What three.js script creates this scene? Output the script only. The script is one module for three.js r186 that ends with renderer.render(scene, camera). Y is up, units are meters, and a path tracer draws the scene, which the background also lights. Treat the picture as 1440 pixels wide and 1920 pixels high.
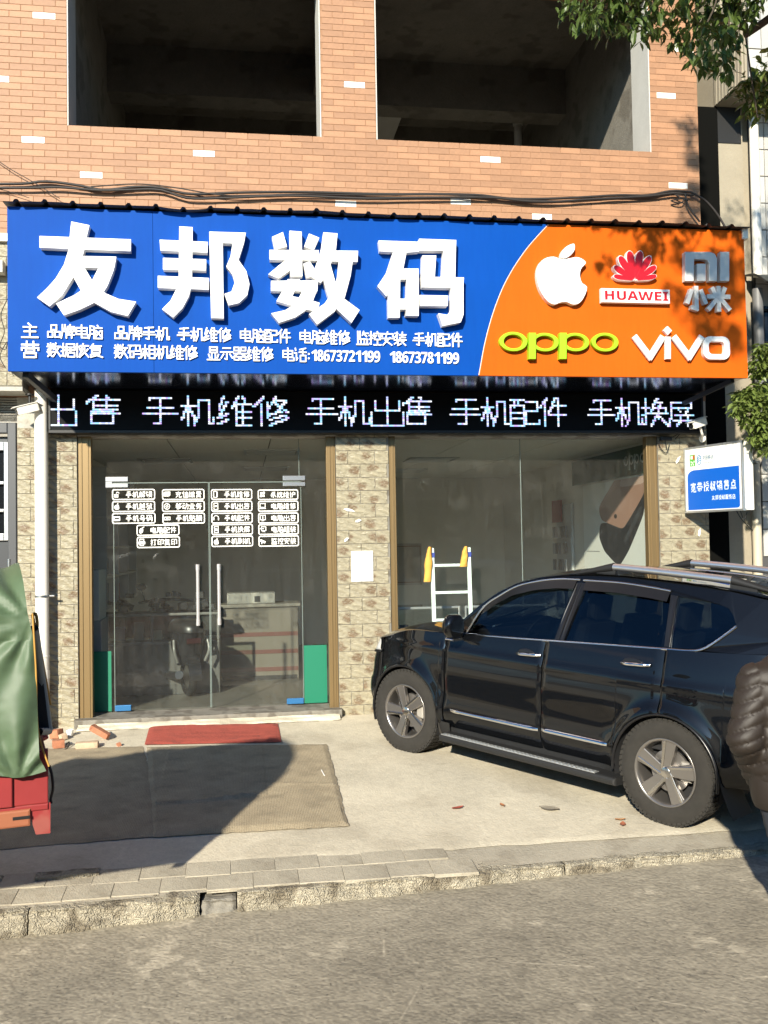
import * as THREE from 'three';
import { Sky } from 'three/addons/objects/Sky.js';
import { FontLoader } from 'three/addons/loaders/FontLoader.js';
import { TextGeometry } from 'three/addons/geometries/TextGeometry.js';
import { MarchingCubes } from 'three/addons/objects/MarchingCubes.js';
import { mergeGeometries, mergeVertices } from 'three/addons/utils/BufferGeometryUtils.js';

// ---------- camera, sky, sun, exposure ----------
const V = (x, y, z) => new THREE.Vector3(x, y, z);
const scene = new THREE.Scene();
const EYE = V(0, 1.6235, 9.4), FOCAL = 1800, rad = (d) => d * Math.PI / 180;
const camera = new THREE.PerspectiveCamera(2 * Math.atan(960 / FOCAL) * 180 / Math.PI, 0.75, 0.1, 500);
const CAM = (() => {
  const y = rad(8.48), p = rad(1.825), r = rad(-0.964);
  const f = V(Math.sin(y) * Math.cos(p), Math.sin(p), -Math.cos(y) * Math.cos(p)), rt = V(Math.cos(y), 0, Math.sin(y)), up = rt.clone().cross(f);
  const rt2 = rt.clone().multiplyScalar(Math.cos(r)).addScaledVector(up, Math.sin(r)), up2 = up.clone().multiplyScalar(Math.cos(r)).addScaledVector(rt, -Math.sin(r));
  return { f, rt: rt2, up: up2 };
})();
camera.position.copy(EYE);
camera.quaternion.setFromRotationMatrix(new THREE.Matrix4().makeBasis(CAM.rt, CAM.up, CAM.f.clone().negate()));
scene.add(camera);
const SUN = V(-0.45, 0.49, 1).normalize();
const sky = new Sky(); sky.scale.setScalar(400); sky.name = 'sky'; sky.userData.kind = 'structure';
Object.entries({ turbidity: 3, rayleigh: 1.1, mieCoefficient: 0.004, mieDirectionalG: 0.8, cloudCoverage: 0.12, cloudDensity: 0.3 }).forEach(([k, v]) => { if (sky.material.uniforms[k]) sky.material.uniforms[k].value = v; });
sky.material.uniforms.sunPosition.value.copy(SUN);
scene.add(sky);
scene.environmentIntensity = 0.125;
const sun = new THREE.DirectionalLight(new THREE.Color().setRGB(1, 0.915, 0.755), 4.6);
sun.position.copy(SUN).multiplyScalar(30).add(V(1, 2, 2)); sun.target.position.set(1, 2, 2); sun.castShadow = true; sun.shadow.radius = 1.9;
Object.assign(sun.shadow.camera, { left: -12, right: 12, top: 12, bottom: -12, near: 1, far: 70 }); sun.shadow.mapSize.set(4096, 4096); sun.shadow.bias = -0.0005;
scene.add(sun, sun.target);
const renderer = new THREE.WebGLRenderer({ antialias: true });
renderer.setSize(768, 1024); renderer.toneMapping = THREE.LinearToneMapping; renderer.toneMappingExposure = 2.0;
renderer.shadowMap.enabled = true;

// ---------- helpers ----------
let seed = 7;
const rnd = () => { seed = (seed + 0x6D2B79F5) | 0; let t = Math.imul(seed ^ (seed >>> 15), 1 | seed); t = (t + Math.imul(t ^ (t >>> 7), 61 | t)) ^ t; return ((t ^ (t >>> 14)) >>> 0) / 4294967296; };
const rr = (a, b) => a + (b - a) * rnd();
const clamp = THREE.MathUtils.clamp, lerp = THREE.MathUtils.lerp, sst = THREE.MathUtils.smoothstep;
// where a sight line from the eye crosses the plane z = const / y = const
const sight = (px, py) => CAM.rt.clone().multiplyScalar(px - 720).addScaledVector(CAM.up, 960 - py).addScaledVector(CAM.f, FOCAL);
const P = (px, py, z) => { const d = sight(px, py); return EYE.clone().addScaledVector(d, (z - EYE.z) / d.z); };
const groundY = (z) => -0.06 - 0.065 * z;
const PG = (px, py) => { const d = sight(px, py); return EYE.clone().addScaledVector(d, (-0.06 - 0.065 * EYE.z - EYE.y) / (d.y + 0.065 * d.z)); };
const roadY = (x) => -0.455 + 0.02 * (x + 1.34);

const used = {};
function numbered(n) { if (used[n] === undefined) { used[n] = 0; return n; } used[n]++; return n + '_' + String(used[n]).padStart(3, '0'); }
function tag(o, label, category, group) { o.userData.label = label; o.userData.category = category; if (group) o.userData.group = group; return o; }
function thing(name, label, category, pos = [0, 0, 0], turn = 0, group) {
  const o = new THREE.Group(); o.name = numbered(name); o.position.set(...pos); o.rotation.y = turn; scene.add(o); return tag(o, label, category, group);
}
function mesh(name, geo, mat, parent) {
  const m = new THREE.Mesh(Array.isArray(geo) ? merge(geo) : geo, mat); m.castShadow = m.receiveShadow = true;
  if (!parent) { m.name = numbered(name); scene.add(m); } else { m.name = name; parent.add(m); }
  return m;
}
function struct(name, geo, mat) { const m = mesh(name, geo, mat); m.userData.kind = 'structure'; return m; }
function stuff(m) { m.userData.kind = 'stuff'; return m; }
function merge(list) {
  return mergeGeometries(list.map((g) => { let h = g.index ? g.toNonIndexed() : g; for (const k of Object.keys(h.attributes)) if (!['position', 'normal', 'uv'].includes(k)) h.deleteAttribute(k); if (!h.attributes.uv) uvBox(h); return h; }));
}
function uvBox(g, s = 1) {   // planar uv in metres by dominant normal
  const p = g.attributes.position, n = g.attributes.normal, uv = new Float32Array(p.count * 2);
  for (let i = 0; i < p.count; i++) {
    const ax = Math.abs(n.getX(i)), ay = Math.abs(n.getY(i)), az = Math.abs(n.getZ(i));
    const [a, b] = ay >= ax && ay >= az ? [p.getX(i), p.getZ(i)] : ax >= az ? [p.getZ(i), p.getY(i)] : [p.getX(i), p.getY(i)];
    uv[2 * i] = a * s; uv[2 * i + 1] = b * s;
  }
  g.setAttribute('uv', new THREE.BufferAttribute(uv, 2)); return g;
}
// box given by its ranges
function bx(x0, x1, y0, y1, z0, z1) { const g = new THREE.BoxGeometry(x1 - x0, y1 - y0, z1 - z0); g.translate((x0 + x1) / 2, (y0 + y1) / 2, (z0 + z1) / 2); return uvBox(g); }
// bevelled tile: back at z=0, face at z=d, centred on x,y
function tileGeo(w, h, d, b, X = 0, Y = 0, Z = 0, uvs = null) {
  const a = w / 2, c = h / 2, q = [[-a, -c], [a, -c], [a, c], [-a, c]], i = [[-a + b, -c + b], [a - b, -c + b], [a - b, c - b], [-a + b, c - b]], pos = [];
  const quad = (p) => { for (const k of [0, 1, 2, 0, 2, 3]) pos.push(p[k][0] + X, p[k][1] + Y, p[k][2] + Z); };
  quad(i.map((p) => [...p, d]));
  for (let k = 0; k < 4; k++) { const n = (k + 1) % 4; quad([[...q[k], d - b], [...q[n], d - b], [...i[n], d], [...i[k], d]]); quad([[...q[k], 0], [...q[n], 0], [...q[n], d - b], [...q[k], d - b]]); }
  const g = new THREE.BufferGeometry(); g.setAttribute('position', new THREE.Float32BufferAttribute(pos, 3)); g.computeVertexNormals(); uvBox(g, uvs || 1); return g;
}
function rbox(w, h, d, r = 0.01) {   // box with rounded vertical outline and bevelled faces, centred
  const s = new THREE.Shape(), a = w / 2 - r, c = h / 2 - r; r = Math.min(r, w / 2.01, h / 2.01);
  s.moveTo(-w / 2 + r, -h / 2 + r); s.lineTo(w / 2 - r, -h / 2 + r); s.lineTo(w / 2 - r, h / 2 - r); s.lineTo(-w / 2 + r, h / 2 - r);
  const g = new THREE.ExtrudeGeometry(s, { depth: Math.max(1e-4, d - 2 * r), bevelEnabled: true, bevelSize: r, bevelThickness: r, bevelSegments: 2, curveSegments: 4 }); g.translate(0, 0, -(d - 2 * r) / 2); return uvBox(g);
}
function rb(x0, x1, y0, y1, z0, z1, r = 0.008) { const g = rbox(x1 - x0, y1 - y0, z1 - z0, r); g.translate((x0 + x1) / 2, (y0 + y1) / 2, (z0 + z1) / 2); return g; }
function tube(pts, r, seg = 24, rs = 8) { return new THREE.TubeGeometry(new THREE.CatmullRomCurve3(pts.map((p) => p.isVector3 ? p : V(...p)), false, 'centripetal'), seg, r, rs); }
function rod(a, b, r, n = 10) { a = a.isVector3 ? a : V(...a); b = b.isVector3 ? b : V(...b); const g = new THREE.CylinderGeometry(r, r, a.distanceTo(b), n); g.applyQuaternion(new THREE.Quaternion().setFromUnitVectors(V(0, 1, 0), b.clone().sub(a).normalize())); const m = a.clone().add(b).multiplyScalar(0.5); g.translate(m.x, m.y, m.z); return g; }
function bar(a, b, w, d) { a = a.isVector3 ? a : V(...a); b = b.isVector3 ? b : V(...b); const g = new THREE.BoxGeometry(w, a.distanceTo(b), d); g.applyQuaternion(new THREE.Quaternion().setFromUnitVectors(V(0, 1, 0), b.clone().sub(a).normalize())); const m = a.clone().add(b).multiplyScalar(0.5); g.translate(m.x, m.y, m.z); return uvBox(g); }
// parametric grid surface f(u,v) -> [x,y,z]
function grid(nu, nv, f, uvs = 1) {
  const pos = [], uv = [], idx = [];
  for (let j = 0; j <= nv; j++) for (let i = 0; i <= nu; i++) { const u = i / nu, v = j / nv; pos.push(...f(u, v)); uv.push(u * uvs, v * uvs); }
  for (let j = 0; j < nv; j++) for (let i = 0; i < nu; i++) { const a = j * (nu + 1) + i, b = a + 1, c = a + nu + 1, d = c + 1; idx.push(a, b, d, a, d, c); }
  const g = new THREE.BufferGeometry(); g.setAttribute('position', new THREE.Float32BufferAttribute(pos, 3)); g.setAttribute('uv', new THREE.Float32BufferAttribute(uv, 2)); g.setIndex(idx); g.computeVertexNormals(); return g;
}
function lathe(pts, n = 48) { return new THREE.LatheGeometry(pts.map((p) => new THREE.Vector2(...p)), n); }
function polyShape(pts) { const s = new THREE.Shape(); pts.forEach((p, i) => i ? s.lineTo(p[0], p[1]) : s.moveTo(p[0], p[1])); return s; }
function extr(shape, d, bevel = 0, z = 0, cs = 10) { const g = new THREE.ExtrudeGeometry(shape, { depth: d - (bevel ? bevel : 0), bevelEnabled: !!bevel, bevelSize: bevel * 0.6, bevelThickness: bevel, bevelSegments: 2, bevelOffset: -bevel * 0.6, curveSegments: cs }); g.translate(0, 0, z); return uvBox(g); }

// ---------- computed textures ----------
function vnoise(n, s0) {   // tileable value noise lattice n x n
  const t = new Float32Array(n * n); let s = s0 * 7919 + 13; for (let i = 0; i < n * n; i++) { s = (Math.imul(s, 1664525) + 1013904223) | 0; t[i] = (s >>> 8) / 16777216; }
  return (u, v) => { const x = u * n, y = v * n, xi = Math.floor(x), yi = Math.floor(y), fx = x - xi, fy = y - yi, a = ((xi % n) + n) % n, b = (a + 1) % n, c = (((yi % n) + n) % n) * n, d = ((((yi + 1) % n) + n) % n) * n, sx = fx * fx * (3 - 2 * fx), sy = fy * fy * (3 - 2 * fy); return lerp(lerp(t[c + a], t[c + b], sx), lerp(t[d + a], t[d + b], sx), sy); };
}
function fbm(n, oct, s) { const L = []; for (let i = 0; i < oct; i++) L.push(vnoise(n << i, s + i * 17)); return (u, v) => { let a = 0, w = 0.5, t = 0; for (const f of L) { a += w * f(u, v); t += w; w *= 0.55; } return a / t; }; }
function dataTex(w, h, fn, srgb = false, rx = 1, ry = 1) {
  const d = new Uint8Array(w * h * 4);
  for (let y = 0; y < h; y++) for (let x = 0; x < w; x++) { const c = fn((x + 0.5) / w, (y + 0.5) / h), o = (y * w + x) * 4; for (let k = 0; k < 3; k++) { const l = clamp(Array.isArray(c) ? c[k] : c, 0, 1); d[o + k] = 255 * (srgb ? (l < 0.0031308 ? 12.92 * l : 1.055 * Math.pow(l, 1 / 2.4) - 0.055) : l); } d[o + 3] = 255; }
  const t = new THREE.DataTexture(d, w, h); t.wrapS = t.wrapT = THREE.RepeatWrapping; t.magFilter = THREE.LinearFilter; t.minFilter = THREE.LinearMipmapLinearFilter; t.generateMipmaps = true; if (srgb) t.colorSpace = THREE.SRGBColorSpace; t.repeat.set(rx, ry); t.needsUpdate = true; return t;
}
const col = (r, g, b) => new THREE.Color().setRGB(r, g, b);
function M(c, roughness = 0.7, o = {}) { return new THREE.MeshStandardMaterial({ color: Array.isArray(c) ? col(...c) : c, roughness, side: THREE.DoubleSide, ...o }); }
function MP(c, roughness, o = {}) { return new THREE.MeshPhysicalMaterial({ color: col(...c), roughness, side: THREE.DoubleSide, ...o }); }
// fine + coarse mottling of one colour, as map + bump; uv in metres, the sheet spans "size" metres
function mottled(c, amp, size, s, o = {}) {
  const f1 = fbm(6, 3, s), f2 = fbm(64, 3, s + 5), f3 = vnoise(256, s + 9);
  const h = (u, v) => 0.5 * f1(u, v) + 0.3 * f2(u, v) + 0.2 * f3(u, v);
  const N = o.N || 512;
  const map = dataTex(N, N, (u, v) => { let k = 1 + amp * (h(u, v) - 0.5) * 2; const st = o.stain ? sst(f1(v + 0.37, u + 0.11), 0.56, 0.72) * o.stain : 0; k *= 1 - st; return [c[0] * k, c[1] * k * (1 - st * 0.1), c[2] * k * (1 - st * 0.2)]; }, true, 1 / size, 1 / size);
  const bump = dataTex(N, N, (u, v) => 0.5 * f2(u, v) + 0.5 * f3(u, v), false, 1 / size, 1 / size);
  return new THREE.MeshStandardMaterial({ map, bumpMap: bump, bumpScale: o.bump ?? 0.002, roughness: o.rough ?? 0.9, side: THREE.DoubleSide });
}

// ---------- lettering: strokes on a 20 x 20 grid, two base-36 digits per point ----------
const GL = {
  口: '222i 22i2 i2ii 2iii', 木: '06k6 a0ak a61g a6jg', 扌: '06j6 a0aj3i 0ekb', 亻: 'f00b 797k', 纟: 'b039a9 h42fjc 0jkg', 隹: '7018 555k c0e4 55k5 5aja 5fjf 5kkk c5ck',
  讠: '5073 07b7bihf', 钅: '7008 53k3 2aga 0cjc aaai iekb', 月: '414c0k 41h1hked 47h7 4dhd', 女: '0aka 805dhk f92k', 日: '414k 41g1 g1gk 4kgk 4aga', 手: 'h142 28i8 0ckc a1aj6i',
  机: '@木009k b2bc8k b2h2hjkjkf', 维: '@纟007k @隹80kk', 修: '6007 454k 848f d098 c3j3eb c4kb ha9d jd9g kf9k', 出: 'a0ak 2229i9i2 0b0kkkkb', 售: '@隹00kc @口2aik',
  配: '0191 0595 050k 959k 0k9k 3135 6165 3537 0f9f 0b9b b2j2j9b9bjkjkg', 件: '6007 444k c07a 95j5 7ckc e0ek', 换: '0666 303j1i 0c6a c085 a2f2d6 966b 96i6ib 7bkb c6ce ca7k edkk',
  屏: '22i2i6 26i6 222c0k 7899 f8db 5cjc 4gkg 9c9g6k fcfk', 友: '05k5 90890k 7bgb6k 8bkk', 邦: '1393 1888 0dad 505e1k c0ck c1j1g8kcigcg', 数: '1123 9183 05a5 505a 561a 56a9 0dbd 5a2g8k 8d1k d0b6 c5k5 i59k c8kk',
  码: '0191 410c 3a3j 3a8a 8a8j 3j8j a1i1i8 c1b9 b9k9kjgk 9eie', 主: '80b3 25i5 3bhb 0jkj a5aj', 营: '04k4 6067 e0e7 080b 08k8kb 59f9fd5d59 3fhfhk3k3f', 品: '@口50f9 @口0a9k @口bakk',
  牌: '202a0k 6065 2696 2a8a8k e0c3 a3k3kaaaa3 a6k6 f3fa fa9e 9fkf gbgk', 电: '24i4ie2e24 29i9 a0ajkjkf', 脑: '212c0k 21828k 2787 2d8d d0f3 a4k4 b8ig i8bg a8akkkk8',
  监: '202a 606b c0a6 b3k3 e5h8 2c2k 2cicik 7c7k dcdk 0kkk', 控: '0666 303j1i 0c6a e0f3 8387 83k3k7 c69a g6ja 9cjc ecek 8kkk', 安: 'a0a3 1713 13j3j7 0aka 856dhk e92k',
  装: '505a 1242 0962 94k4 e0e8 a8j8 a9ab 0ckc ac0i 6e6kbi acjk hdce', 据: '0666 303j1i 0c6a 81k1k6 86k6 818c6k 8aka e6ed aekekkakae', 恢: '303k 0509 6479 83k3 c0a86k b8ac j8hb e6ed7k edkk',
  复: '6016 43i3 46g6gd4d46 49g9 7d2h 7ffg2k 5fkk', 相: '@木009k b1j1jkbkb1 b7j7 bdjd', 显: '41g1g94941 45g5 7b7j dbdj 2c4h icgh 0kkk', 示: '42g2 08k8 a8aj7i 5b1h fbjh',
  器: '@口0096 @口b0k6 0aka a70f a9kf @口0e9k @口bekk', 话: '@讠006k j092 86k6 e2eb abjbjkakab', 解: '5016 4383 2686 232a0k 868k 2b8b 2g8g 565j b1j1j8h8 f1b9 dbaf bdjd agkg facf fafk',
  锁: '@钅008k b0d3 j0h3 f0f4 b5bf b5j5jf f8fd9k ggkk', 充: 'a0a3 04k4 843ag9 d6h9 7a7e1k dadjkjkf', 值: '6007 444k 84k4 f0f7 a7j7 a7ak j7jk aaja adjd agjg 7kkk',
  缴: '@纟005k 83d3da8a83 86d6 7ded bbbd 9d7k 9edeck g0f7 f4k4 j4ek g8kk', 费: '31h1h4 34h4 3437 37j7ja 8064 848a c0cb 4c4h 4cgcgh aeah2k chjk', 系: 'h142 a246e6 g53bhb abaj7i 5e2i fdji',
  统: '@纟007k e0e3 83k3 c398j8 g5k9 cacf8k gagjkjkg', 护: '0666 303j1i 0c6a d0f3 a4j4ja aaja a4ac8k', 越: '0393 5058 0899 585i 5d9d 2b2h0k 1h8kkk b4k4 c4cdfb f0hfkc j7cg h0j2',
  狱: '6016 2058 8d6k3j 790e @讠80dk c7k7 g0g8ck g8kk i2k5', 移: '8022 06a6 515k 560e 57ac f0a6 d2j29b d5f7 g9ag dbkb7k dfgh', 动: '1292 08a8 481h9h 7eak b5k5jjgj f0f89k',
  业: '707j d0dj 155e i5fe 0jkj', 务: '7018 63g30b 55kb 3dgdfkbk 9a8f2k', 号: '@口40g9 0bkb 6b5fgfekak', 贴: '111d 11919d 545c0k 6f9k f0fa f4k4 bajajkbkba', 膜: '@月007k 93k3 c0c5 h0h5 a6j6jcaca6 a9j9 8fkf fcfe8k ffkk',
  打: '@扌008k 93k3 f3fjbi', 印: '91232h9g 2999 c2k2kfhf c2ck', 刷: '11a1a616 111c0k 4a4i 4aaaahah 777k e3eg k0kjhj', 组: '@纟007k b1bk b1i1ik b7i7 bdid 8kkk',
  中: '34h4hd3d34 a0ak', 国: '11j1jk1k11 55f5 6afa 5fff a5af cbed', 宽: 'a0a2 1613 13j3j6 46g6 7478 d4d8 494g 49g9gg abaf2k cgckkkkh', 带: '04k4 5057 a0a7 f0f7 0d09 09k9kd 4d4j 4dgdgi acak',
  授: '0666 303j1i 0c6a j092 9496 e3f5 j3h6 8b88 88k8kb adid8k aekk', 权: '@木009k b2j2gb9k b5kk', 销: '@钅008k f0f6 a1c5 j1h5 b7bk b7j7jk bbjb bfjf', 点: 'a0a6 a3i3 46g6gd4d46 2f1k 7f8k cfdk hfjk',
  服: '@月008k b1j1j7g7 b1bk bajack dbkk', 店: 'a0b3 23j3 232c0k c5cc c8k8 7cicik7k7c', 小: 'a0aj6i 531d f3jd', 米: 'a0ak 08k8 4177 g1d7 a80j a8kj',
};
function strokes(ch, x0 = 0, y0 = 0, x1 = 1, y1 = 1) {
  const out = [];
  for (const t of (GL[ch] || '').split(' ')) {
    if (t[0] === '@') { const b = [...t.slice(2)].map((c) => parseInt(c, 36) / 20); out.push(...strokes(t[1], lerp(x0, x1, b[0]), lerp(y0, y1, b[1]), lerp(x0, x1, b[2]), lerp(y0, y1, b[3]))); continue; }
    const l = []; for (let i = 0; i + 1 < t.length; i += 2) { const a = parseInt(t[i], 36) / 20, b = parseInt(t[i + 1], 36) / 20; if (a <= 1 && b <= 1) l.push([lerp(x0, x1, a), lerp(y0, y1, b)]); }
    if (l.length > 1) out.push(l);
  }
  return out;
}
function drawGlyph(g, ch, x, y, w, h, lw, cap = 'butt') {
  g.lineWidth = lw; g.lineCap = cap; g.lineJoin = 'miter';
  for (const l of strokes(ch)) { g.beginPath(); l.forEach((p, i) => i ? g.lineTo(x + p[0] * w, y + p[1] * h) : g.moveTo(x + p[0] * w, y + p[1] * h)); g.stroke(); }
}
// the strokes of a character as raised bars (each a hair deeper than the last so that no two faces coincide)
function glyphBars(ch, w, h, lw, d) {
  const out = []; let k = 0;
  for (const l of strokes(ch)) for (let i = 0; i + 1 < l.length; i++) {
    const a = V((l[i][0] - 0.5) * w, (0.5 - l[i][1]) * h, 0), b = V((l[i + 1][0] - 0.5) * w, (0.5 - l[i + 1][1]) * h, 0), e = b.clone().sub(a).normalize().multiplyScalar(lw * 0.42); a.sub(e); b.add(e);
    const dd = d + 0.0004 * (k++ % 12), g = bar(a, b, lw, dd); g.translate(0, 0, dd / 2); out.push(g);
  }
  return out;
}
function canvasTex(w, h, draw) { const c = document.createElement('canvas'); c.width = w; c.height = h; draw(c.getContext('2d'), w, h); const t = new THREE.CanvasTexture(c); t.colorSpace = THREE.SRGBColorSpace; t.anisotropy = 8; return t; }
// ---------- materials ----------
const mThresh = mottled([0.2, 0.185, 0.155], 0.35, 0.8, 17, { bump: 0.004, stain: 0.4 });
const grout = M([0.29, 0.16, 0.09], 0.95);
const mBrick = [0, 1, 2, 3].map((i) => { const k = [1, 0.9, 1.09, 0.96][i], f = fbm(16, 4, 31 + i); return new THREE.MeshStandardMaterial({ map: dataTex(128, 128, (u, v) => { const n = 0.88 + 0.24 * f(u, v); return [0.325 * k * n, 0.168 * k * n, 0.088 * k * n]; }, true, 3, 3), roughness: 0.62, side: THREE.DoubleSide }); });
const mWhiteTile = M([0.8, 0.77, 0.7], 0.4);
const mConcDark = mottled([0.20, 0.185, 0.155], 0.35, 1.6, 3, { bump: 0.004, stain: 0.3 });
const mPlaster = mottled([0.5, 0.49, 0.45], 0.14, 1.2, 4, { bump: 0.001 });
const mApron = mottled([0.51, 0.46, 0.355], 0.36, 2.3, 11, { N: 1024, bump: 0.003, stain: 0.1 });
const mWalk = mottled([0.36, 0.325, 0.255], 0.34, 1.5, 13, { bump: 0.004, stain: 0.14 });
const mKerb = mottled([0.39, 0.35, 0.265], 0.55, 0.9, 15, { bump: 0.03, stain: 0.5 });
const mSill = mottled([0.42, 0.4, 0.35], 0.3, 0.9, 16, { bump: 0.004, stain: 0.3 });
const mRoad = (() => {
  const f1 = fbm(5, 4, 21), f2 = vnoise(250, 22), f3 = vnoise(150, 25), f4 = fbm(40, 3, 27), f5 = fbm(9, 4, 61);
  const agg = (u, v) => 0.6 * f2(u, v) + 0.4 * f3(u, v);
  const scr = Array.from({ length: 26 }, () => { const a = rnd() * 6.28, l = rr(0.03, 0.16), x = rnd(), y = rnd(); return [x, y, Math.cos(a) * l, Math.sin(a) * l * 0.6, rr(0.001, 0.005), rr(0.3, 0.6)]; }), map = dataTex(1536, 1536, (u, v) => { let k = 0.70 + 0.2 * (agg(u, v) - 0.5) * 2 + 0.42 * (f1(u, v) - 0.5) + 0.26 * (f4(u, v) - 0.5); const mud = sst(f5(v, u), 0.6, 0.72) * sst(f4(u, v), 0.45, 0.62); k += mud * 0.3; for (const [x, y, dx, dy, w, s] of scr) { const px = u - x, py = v - y, t = (px * dx + py * dy) / (dx * dx + dy * dy); if (t > 0 && t < 1) { const e = Math.abs(px * dy - py * dx) / Math.hypot(dx, dy) + 0.004 * (f4(u, v) - 0.5); if (e < w) k += s * (0.3 + 0.7 * f2(v, u)) * (1 - e / w); } } if (f3(v, u) < 0.06) k *= 0.6; return [0.36 * k, 0.32 * k, 0.243 * k]; }, true, 1 / 3.4, 1 / 3.4);
  const bump = dataTex(1024, 1024, (u, v) => agg(u, v), false, 1 / 3.4, 1 / 3.4);
  return new THREE.MeshStandardMaterial({ map, bumpMap: bump, bumpScale: 0.004, roughness: 0.95, side: THREE.DoubleSide });
})();
// glazed imitation stone: slanting chiselled relief with brown flecks; four tiles differ
const mStone = [0, 1, 2, 3, 4, 5, 6, 7, 8, 9].map((i) => {
  const f1 = fbm(4, 4, 41 + i * 3), f2 = fbm(12, 3, 43 + i * 5), f3 = vnoise(60, 45 + i);
  const cx = [0.3, 0.62, 0.45, 0.8, 0.2, 0.7, 0.5, 9, 9, 0.36][i], cy = [0.55, 0.35, 0.7, 0.5, 0.4, 0.62, 0.3, 9, 9, 0.5][i];
  const ridge = (u, v) => { const s = (u * 1.1 + v * 0.9 + 0.3 * f1(u, v)) * 2; return Math.abs((s % 1) - 0.5) * 2; };
  const map = dataTex(128, 64, (u, v) => { const k = 0.78 + 0.36 * ridge(u, v) * f1(u, v) + 0.25 * (f2(u, v) - 0.5) + 0.12 * (f3(u, v) - 0.5); const d = Math.hypot((u - cx) * 1.6, v - cy), br = sst(0.40 - d + 0.4 * (f1(v, u) - 0.5), 0, 0.2) * sst(f3(u, v) * 0.5 + f2(u, v) * 0.5, 0.3, 0.5) * 0.9; return [lerp(0.335, 0.15, br) * k, lerp(0.298, 0.092, br) * k, lerp(0.207, 0.05, br) * k]; }, true, 1 / 0.26, 1 / 0.13);
  const bump = dataTex(128, 64, (u, v) => 0.7 * ridge(u, v) + 0.3 * f2(u, v), false, 1 / 0.26, 1 / 0.13);
  return new THREE.MeshStandardMaterial({ map, bumpMap: bump, bumpScale: 0.012, roughness: 0.5, side: THREE.DoubleSide });
});
const mBronze = M([0.22, 0.15, 0.068], 0.4, { metalness: 0.5 });
const mChrome = M([0.85, 0.84, 0.82], 0.09, { metalness: 1 });
const mSteel = M([0.55, 0.55, 0.54], 0.3, { metalness: 1 });
const mAlu = M([0.62, 0.63, 0.62], 0.35, { metalness: 0.8 });
const mWhite = M([0.78, 0.76, 0.7], 0.4);
const mWhitePlastic = M([0.74, 0.71, 0.64], 0.35);
const mBlack = M([0.012, 0.012, 0.012], 0.5);
const mBlackGloss = M([0.008, 0.009, 0.011], 0.12);
const mGlass = MP([1, 1, 1], 0.0, { transmission: 1, thickness: 0, ior: 1.5, specularIntensity: 1 });
mGlass.color.setRGB(0.86, 0.9, 0.87);
const mGreen = M([0.006, 0.16, 0.088], 0.45);
const mCable = M([0.02, 0.016, 0.014], 0.6);

// ---------- ground, road, pavement ----------
struct('road', grid(60, 60, (u, v) => { const x = lerp(-60, 60, u), z = lerp(-20, 80, v); return [x, roadY(clamp(x, -12, 12)) - (z < 0 ? 0.9 : 0), z]; }), mRoad);
(() => { const g = scene.getObjectByName('road').geometry, p = g.attributes.position; for (let i = 0; i < p.count; i++) g.attributes.uv.setXY(i, p.getX(i), p.getZ(i)); })();
const n2 = fbm(8, 3, 77);
function planar(g) { const p = g.attributes.position; for (let i = 0; i < p.count; i++) g.attributes.uv.setXY(i, p.getX(i), p.getZ(i)); return g; }
const stepZ = (x) => 3.40 + 0.02 * (n2(x * 0.7, 0.3) - 0.5) * 4 + (x < -0.72 ? 0.02 : 0);
const kerbZ = (x) => 3.90 - 0.05 * (x + 0.3);
struct('forecourt', [planar(grid(160, 40, (u, v) => { const x = lerp(-14, 12, u), zz = stepZ(x), z = lerp(-0.3, zz, v); return [x, groundY(z) + 0.004 * (n2(x * 0.4, z * 0.4) - 0.5), z]; })), planar(grid(160, 2, (u, v) => { const x = lerp(-14, 12, u); return [x, groundY(stepZ(x)) - v * v * 0.012, stepZ(x) + v * (0.06 + 0.04 * n2(x * 2.3, 0.9))]; }))], mApron);
const pave = struct('pavement', planar(grid(120, 8, (u, v) => { const x = lerp(-14, 12, u), z = lerp(stepZ(x) - 0.02, kerbZ(x) - 0.05, v); return [x, groundY(3.42) - 0.006 - 0.035 * v, z]; })), mWalk);
const slabMats = [0.97, 1, 1.03].map((k) => { const m = mWalk.clone(); m.color = col(k, k, k * 0.99); return m; });
for (let r = 0; r < 2; r++) for (let i = 0; i < 13; i++) {
  const x = -2.05 + i * 0.262 + r * 0.13 + rr(-0.0003, 0.0003), z0 = stepZ(x) + 0.05 + r * 0.205, w = 0.2604 + rr(-0.0008, 0.0004);
  const g = tileGeo(w, 0.2038, 0.02, 0.0018, 0, 0, 0, 1.3); g.rotateX(-Math.PI / 2); const m = mesh('paving_slab', g, slabMats[(i * 5 + r * 2) % 3], pave);
  m.position.set(x, groundY(3.42) - 0.0295 - r * 0.0145 + rr(-0.002, 0.002), z0 + 0.08); m.rotation.set(0.07, rr(-0.002, 0.002), rr(-0.004, 0.004)); g.attributes.uv.array.forEach((v, k, a) => { a[k] = v + i * 0.37 + r * 0.71; });
}
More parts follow.
